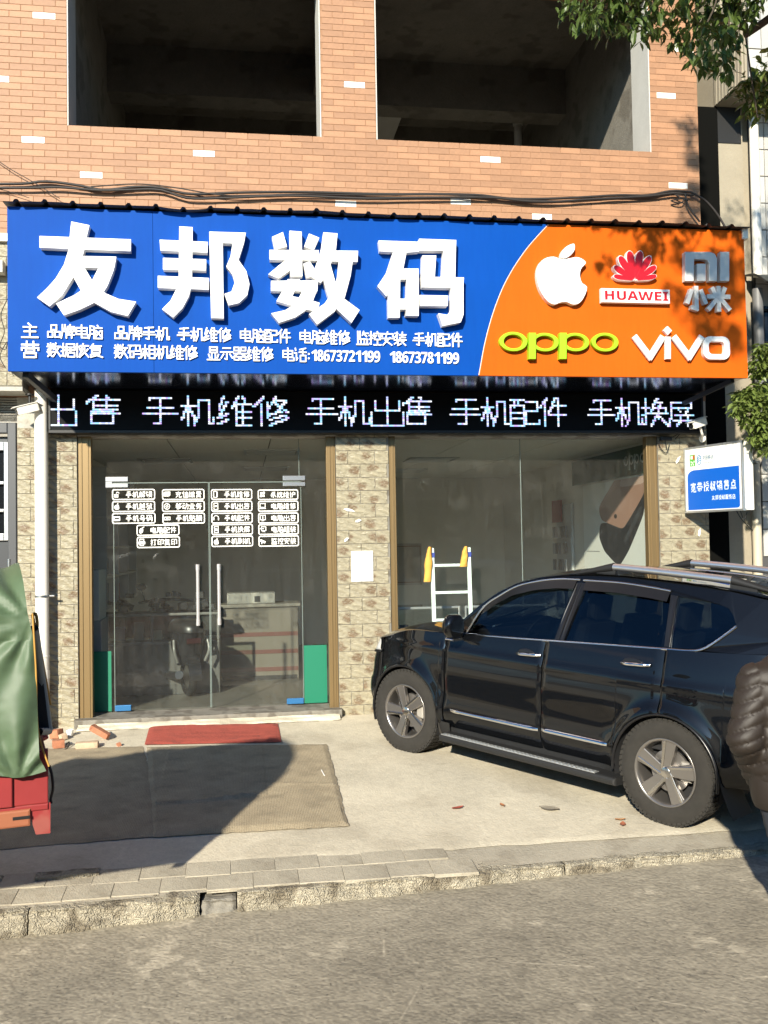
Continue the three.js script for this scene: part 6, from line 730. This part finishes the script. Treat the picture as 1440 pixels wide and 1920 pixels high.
{
  // local frame: faces -z (back to the camera), left arm at -x
  const sx = P(1366, 1400, 5.0).x + 0.30, per = thing('person', 'person in a quilted brown jacket standing with hand in pocket at the right edge', 'person', [sx + 0.065, roadY(sx) - 0.02, 5.02], -0.2); per.scale.setScalar(0.955);
  const skin = M([0.42, 0.24, 0.16], 0.6), jk = M([0.019, 0.013, 0.009], 0.6), jean = M([0.022, 0.026, 0.034], 0.85);
  const head = [[0, 1.60, -0.01, 0, 1.66, -0.015, 0.072, 0.085], [0, 1.69, 0.012, 0, 1.69, 0.012, 0.092, 0.092], [0, 1.575, -0.055, 0, 1.60, -0.06, 0.05, 0.055], [0, 1.47, 0.02, 0, 1.58, 0.0, 0.058, 0.055], [0, 1.645, -0.11, 0, 1.62, -0.125, 0.013, 0.017], [-0.085, 1.65, 0.0, -0.088, 1.62, 0.005, 0.014, 0.016], [0.085, 1.65, 0.0, 0.088, 1.62, 0.005, 0.014, 0.016], [-0.03, 1.665, -0.09, -0.03, 1.665, -0.09, 0.018, 0.018], [0.03, 1.665, -0.09, 0.03, 1.665, -0.09, 0.018, 0.018], [-0.02, 1.578, -0.098, 0.02, 1.578, -0.098, 0.013, 0.013]];
  const hand = (s) => { const w = [s * 0.17, 0.84, -0.13], L = [[...w, s * 0.13, 0.79, -0.16, 0.032, 0.038]]; for (let f = 0; f < 4; f++) { const z = -0.14 - f * 0.018, l = [0.075, 0.085, 0.08, 0.06][f]; L.push([s * 0.12, 0.775, z, s * (0.115 - l * 0.3), 0.775 - l * 0.5, z - 0.006, 0.010, 0.009], [s * (0.115 - l * 0.3), 0.775 - l * 0.5, z - 0.006, s * (0.115 - l * 0.15), 0.775 - l, z + 0.004, 0.009, 0.0075]); } L.push([s * 0.14, 0.80, -0.18, s * 0.11, 0.765, -0.205, 0.012, 0.010], [s * 0.11, 0.765, -0.205, s * 0.085, 0.74, -0.205, 0.010, 0.008]); return L; };
  const core = [[0, 1.42, 0.02, 0, 1.05, 0, 0.12, 0.12], [-0.09, 0.9, 0, -0.05, 0.5, 0.0, 0.075, 0.05], [0.09, 0.9, 0, 0.14, 0.5, 0, 0.075, 0.05], [-0.05, 0.5, 0, 0, 0.08, 0.02, 0.05, 0.035], [0.14, 0.5, 0, 0.18, 0.08, 0.02, 0.05, 0.035], [-0.17, 1.38, 0.02, 0.17, 1.38, 0.02, 0.06, 0.06], [-0.2, 1.37, 0.02, -0.28, 1.1, 0.05, 0.05, 0.04], [-0.28, 1.1, 0.05, -0.17, 0.84, -0.13, 0.036, 0.028], [0.2, 1.37, 0.02, 0.28, 1.1, 0.05, 0.05, 0.04], [0.28, 1.1, 0.05, 0.17, 0.84, -0.13, 0.036, 0.028]];
  mesh('body', [blob(core, 0.016, [-0.4, 0, -0.3], [0.4, 1.55, 0.3], 0.03), blob(head, 0.006, [-0.14, 1.45, -0.17], [0.14, 1.82, 0.14], 0.025), blob(hand(-1), 0.005, [-0.24, 0.66, -0.26], [-0.02, 0.9, -0.08], 0.008), blob(hand(1), 0.005, [0.02, 0.66, -0.26], [0.24, 0.9, -0.08], 0.008)], skin, per);
  mesh('eye', [-1, 1].map((s) => { const g = new THREE.SphereGeometry(0.0115, 12, 8); g.translate(s * 0.031, 1.66, -0.099); return uvBox(g); }), M([0.05, 0.04, 0.035], 0.2), per);
  mesh('hair', blob([[0, 1.71, 0.025, 0, 1.70, 0.03, 0.095, 0.096], [0, 1.64, 0.055, 0, 1.60, 0.05, 0.07, 0.05], [-0.05, 1.74, -0.05, 0.05, 1.74, -0.05, 0.045, 0.045]], 0.008, [-0.13, 1.52, -0.13], [0.13, 1.83, 0.15], 0.03, (x, y, z) => 0.003 * Math.sin(x * 170) * Math.sin(z * 90 + y * 60)), M([0.012, 0.01, 0.009], 0.5), per);
  const seam = (t, w) => { const f = ((t / w) % 1 + 1) % 1; return 0.015 * (Math.pow(Math.sin(f * Math.PI), 0.38) - 0.75); };
  const jb = [[-0.13, 1.37, 0.015, -0.11, 0.93, 0.0, 0.125, 0.15], [0.13, 1.37, 0.015, 0.11, 0.93, 0.0, 0.125, 0.15], [0, 1.40, 0.03, 0, 0.93, 0, 0.12, 0.155], [-0.07, 1.47, 0.02, 0.07, 1.47, 0.02, 0.075, 0.075]];
  const arm = (s) => [[s * 0.22, 1.37, 0.02, s * 0.30, 1.09, 0.07, 0.095, 0.085], [s * 0.30, 1.09, 0.07, s * 0.19, 0.86, -0.12, 0.083, 0.062]];
  const nj = vnoise(40, 701), jacketMod = (x, y, z) => Math.abs(x) > 0.23 || (Math.abs(x) > 0.2 && y < 1.1) ? seam(y + Math.abs(x) * 0.35 + 0.008 * Math.sin(z * 30), 0.066) + 0.002 * (nj(z * 0.6 + x, y * 1.1) - 0.5) : seam(y, 0.105) + 0.006 * (nj(x * 0.5, y * 0.8) - 0.5);
  mesh('jacket', [blob([...jb, ...arm(-1), ...arm(1)], 0.0095, [-0.44, 0.76, -0.28], [0.44, 1.57, 0.28], 0.025, jacketMod)], jk, per);
  mesh('jacket_hem', blob([[-0.11, 0.80, 0, 0.11, 0.80, 0, 0.142, 0.142], [-0.11, 0.86, 0, 0.11, 0.86, 0, 0.147, 0.147]], 0.011, [-0.3, 0.75, -0.2], [0.3, 0.94, 0.2], 0.02), jk, per);
  mesh('trousers', blob([[-0.12, 0.9, 0, -0.07, 0.5, 0, 0.125, 0.09], [0.1, 0.9, 0, 0.14, 0.5, 0, 0.115, 0.085], [-0.05, 0.5, 0, -0.005, 0.1, 0.02, 0.084, 0.07], [0.14, 0.5, 0, 0.175, 0.1, 0.02, 0.084, 0.07], [-0.08, 0.88, 0, 0.08, 0.88, 0, 0.12, 0.12]], 0.013, [-0.28, 0.06, -0.18], [0.3, 1.0, 0.18], 0.012, (x, y, z) => 0.006 * (nj(x + z, y * 1.6) - 0.5)), jean, per);
  for (const [s, f0] of [[-1, -0.005], [1, 0.175]]) mesh('shoe', blob([[f0, 0.055, 0.05, f0 + s * 0.01, 0.045, -0.13, 0.05, 0.042], [f0, 0.09, 0.03, f0, 0.06, 0.0, 0.05, 0.05]], 0.01, [f0 - 0.08, 0, -0.2], [f0 + 0.08, 0.16, 0.13], 0.02), M([0.02, 0.018, 0.016], 0.5), per);
}
// ---------- trees ----------
const leafShape = (() => { const g = new THREE.BufferGeometry(), o = [[0, 0, 0], [0.30, 0.16, 0.03], [0.62, 0.15, 0.0], [1, 0, -0.16], [0.62, -0.15, 0.0], [0.30, -0.16, 0.03], [0.45, 0, -0.02]]; const t = [0, 6, 1, 1, 6, 2, 2, 6, 3, 3, 6, 4, 4, 6, 5, 5, 6, 0]; return { o, t }; })();
function foliage(clusters, size, per, droop) {
  const pos = [], nrm = V(), q = new THREE.Quaternion(), e = new THREE.Euler();
  for (const [x, y, z, rad0, k = 1] of clusters) for (let i = 0; i < per * k; i++) {
    const d = V(rr(-1, 1), rr(-1, 1), rr(-1, 1)); if (d.lengthSq() > 1) { i--; continue; } d.multiplyScalar(rad0); d.y *= 0.75; const c = V(x, y, z).add(d), s = size * rr(0.65, 1.25);
    e.set(rr(-0.5, 0.5), rr(0, 6.283), -droop + rr(-0.7, 0.6), 'YXZ'); q.setFromEuler(e); const p = leafShape.o.map((v) => V(v[0] * s, v[2] * s, v[1] * s * 1.15).applyQuaternion(q).add(c)); for (const k2 of leafShape.t) pos.push(p[k2].x, p[k2].y, p[k2].z);
  }
  const g = new THREE.BufferGeometry(); g.setAttribute('position', new THREE.Float32BufferAttribute(pos, 3)); g.computeVertexNormals(); return uvBox(g);
}
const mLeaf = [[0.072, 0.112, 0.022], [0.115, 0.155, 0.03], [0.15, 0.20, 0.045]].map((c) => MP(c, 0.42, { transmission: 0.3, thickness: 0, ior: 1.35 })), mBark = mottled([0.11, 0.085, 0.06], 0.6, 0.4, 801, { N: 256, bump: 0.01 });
{
  const t = thing('street_tree', 'leafy street tree whose drooping twigs fill the top right corner', 'tree', [0, 0, 0]);
  const C = [], Cp = (px, py, z, r0, k = 1) => { const p = P(px, py, z); C.push([p.x, p.y, p.z, r0, k]); };
  for (const [x, y, r0, k] of [[1075, 8, 0.13, 0.55], [1105, 30, 0.13, 0.5], [1135, 45, 0.12, 0.35], [1150, 5, 0.17, 0.9], [1195, 10, 0.18, 1], [1215, 60, 0.10, 0.3], [1185, 45, 0.12, 0.45], [1228, 30, 0.11, 0.3], [1268, 66, 0.10, 0.25], [1295, 30, 0.18, 0.9], [1320, 75, 0.17, 0.8], [1345, 110, 0.13, 0.5], [1350, 35, 0.2, 1.1], [1385, 20, 0.16, 0.7], [1370, 70, 0.12, 0.4], [1310, 112, 0.1, 0.25], [1360, 130, 0.08, 0.2], [1240, -30, 0.3, 2.2], [1330, -40, 0.3, 2.2], [1150, -60, 0.25, 1.4], [1420, -20, 0.25, 1.2]]) Cp(x, y, rr(2.7, 3.3), r0, k);
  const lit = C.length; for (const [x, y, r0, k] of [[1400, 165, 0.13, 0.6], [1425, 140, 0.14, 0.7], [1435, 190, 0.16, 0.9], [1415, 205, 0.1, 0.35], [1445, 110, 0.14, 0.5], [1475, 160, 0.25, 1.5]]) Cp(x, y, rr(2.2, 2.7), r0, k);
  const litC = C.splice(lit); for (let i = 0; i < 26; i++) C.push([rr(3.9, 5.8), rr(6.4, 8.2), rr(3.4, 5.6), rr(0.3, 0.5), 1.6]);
  // parts of the crown beyond the top of the picture that shade the sign and the brick corner
  for (const [x, y, w, k] of [[4.55, 4.3, 0.2, 0.9], [4.35, 4.2, 0.2, 0.9], [4.1, 4.32, 0.17, 0.6], [4.45, 3.95, 0.2, 0.8], [4.2, 3.85, 0.22, 0.9], [4.5, 3.65, 0.17, 0.6], [4.3, 3.6, 0.14, 0.4], [3.75, 4.38, 0.09, 0.25], [4.0, 4.0, 0.12, 0.4], [4.6, 4.1, 0.2, 0.9], [4.6, 3.5, 0.1, 0.3]]) { const d = rr(4.6, 5.4) - 1.05; C.push([x - 0.45 * d, y + 0.47 * d, 1.05 + d, w, k * 1.5]); }
  for (const [x, y, w] of [[4.75, 6.0, 0.16], [4.78, 5.7, 0.14], [4.72, 5.2, 0.17], [4.8, 5.4, 0.12], [4.7, 4.95, 0.16], [4.45, 4.75, 0.13]]) { const d = rr(3.2, 3.8); C.push([x - 0.45 * d, y + 0.47 * d, d, w, 0.8]); }
  mesh('crown', foliage(C, 0.098, 85, 0.75), mLeaf[0], t); mesh('crown', foliage(litC, 0.1, 75, 0.5), mLeaf[1], t);  // second crown mesh: sunlight on these leaves painted as a paler green
  const bx0 = 4.75, bz = 4.2, gy = roadY(4.7); mesh('trunk', (() => { const g = grid(20, 30, (u, v) => { const A = u * 6.2832, r0 = lerp(0.15, 0.09, v) * (1 + 0.25 * Math.exp(-v * 12)) * (1 + 0.08 * Math.sin(A * 3 + v * 5)); return [bx0 - 0.25 * v * v + r0 * Math.cos(A), lerp(gy - 0.05, 5.2, v), bz + 0.1 * Math.sin(v * 3) + r0 * Math.sin(A)]; }, 1); return uvBox(g); })(), mBark, t);
  const top = [4.5, 5.15, 4.2]; for (const [x, y, z, r0] of [[2.4, 6.4, 3.2, 0.035], [3.4, 5.75, 2.9, 0.035], [3.9, 5.5, 2.6, 0.03], [2.3, 6.6, 5.0, 0.035], [4.9, 7.4, 3.8, 0.045], [3.4, 7.5, 4.6, 0.04]]) mesh('branch', tube([top, [lerp(top[0], x, 0.4), lerp(top[1], y, 0.55) + 0.2, lerp(top[2], z, 0.4)], [x, y, z]], r0, 20), mBark, t);
  const tw = []; for (const [a, b, c] of [[[2.9, 5.9, 3.0], [2.7, 5.6, 3.0], [2.5, 5.35, 3.0]], [[3.5, 5.8, 3.0], [3.45, 5.5, 3.0], [3.3, 5.2, 3.0]], [[3.9, 5.5, 2.6], [4.0, 5.2, 2.5], [4.1, 4.95, 2.4]], [[3.2, 5.9, 3.1], [3.0, 5.6, 3.1], [2.9, 5.3, 3.05]], [[3.6, 5.7, 2.9], [3.6, 5.4, 2.9], [3.55, 5.15, 2.9]]]) tw.push(tube([a, b, c], 0.007, 12, 5)); tw.forEach((g) => mesh('twig', g, mBark, t));
}
{
  const t = thing('bushy_sapling', 'bright green bushy sapling behind the lightbox at the right edge', 'tree', [0, 0, 0]), C = [], Cp = (px, py, z, r0, k = 1) => { const p = P(px, py, z); C.push([p.x, p.y, p.z, r0, k]); };
  for (const [x, y, r0, k] of [[1425, 690, 0.14, 0.8], [1440, 660, 0.13, 0.7], [1400, 745, 0.12, 0.8], [1385, 765, 0.09, 0.45], [1420, 740, 0.16, 1], [1440, 770, 0.2, 1.4], [1410, 785, 0.13, 0.8], [1425, 820, 0.12, 0.7], [1445, 830, 0.15, 0.9], [1383, 740, 0.06, 0.2], [1465, 720, 0.25, 1.5], [1480, 800, 0.28, 1.6], [1500, 690, 0.25, 1.3], [1520, 760, 0.3, 1.6]]) Cp(x, y, rr(0.75, 1.15), r0, k);
  mesh('crown', foliage(C, 0.075, 330, 0.35), mLeaf[2], t);
  mesh('trunk', tube([[5.45, -0.2, 1.0], [5.42, 1.2, 1.0], [5.36, 2.3, 0.95], [5.3, 2.9, 0.95]], 0.03, 20), mBark, t);
  for (const [a, b] of [[[5.38, 2.0, 0.97], [5.08, 2.75, 0.9]], [[5.36, 2.3, 0.95], [5.15, 3.1, 1.0]], [[5.36, 2.2, 0.95], [5.6, 2.9, 1.05]]]) mesh('branch', tube([a, [(a[0] + b[0]) / 2, (a[1] + b[1]) / 2 - 0.05, (a[2] + b[2]) / 2], b], 0.012, 10), mBark, t);
}
// ---------- across the road, behind the viewer: what the glass and the paint mirror ----------
{
  const o = thing('house_across', 'low rendered house across the road mirrored in the glass', 'building', [0, 0, 0]), mR = mottled([0.36, 0.33, 0.28], 0.15, 2, 901, { N: 256 });
  mesh('wall', [bx(-14, 16, -0.5, 5.3, 19, 26)], mR, o); mesh('roof', [bx(-14.4, 16.4, 5.3, 5.5, 18.6, 26.4)], M([0.12, 0.07, 0.05], 0.8), o);
  for (let i = 0; i < 7; i++) { const x = -11.5 + i * 4; mesh('window', [bx(x, x + 1.8, 0.9, 2.9, 18.95, 18.99)], M([0.04, 0.045, 0.05], 0.15), o); mesh('window_frame', [bx(x - 0.08, x + 1.88, 2.9, 3.0, 18.9, 19.0), bx(x - 0.08, x + 1.88, 0.8, 0.9, 18.9, 19.0)], mWhite, o); }
}
renderer.render(scene, camera);
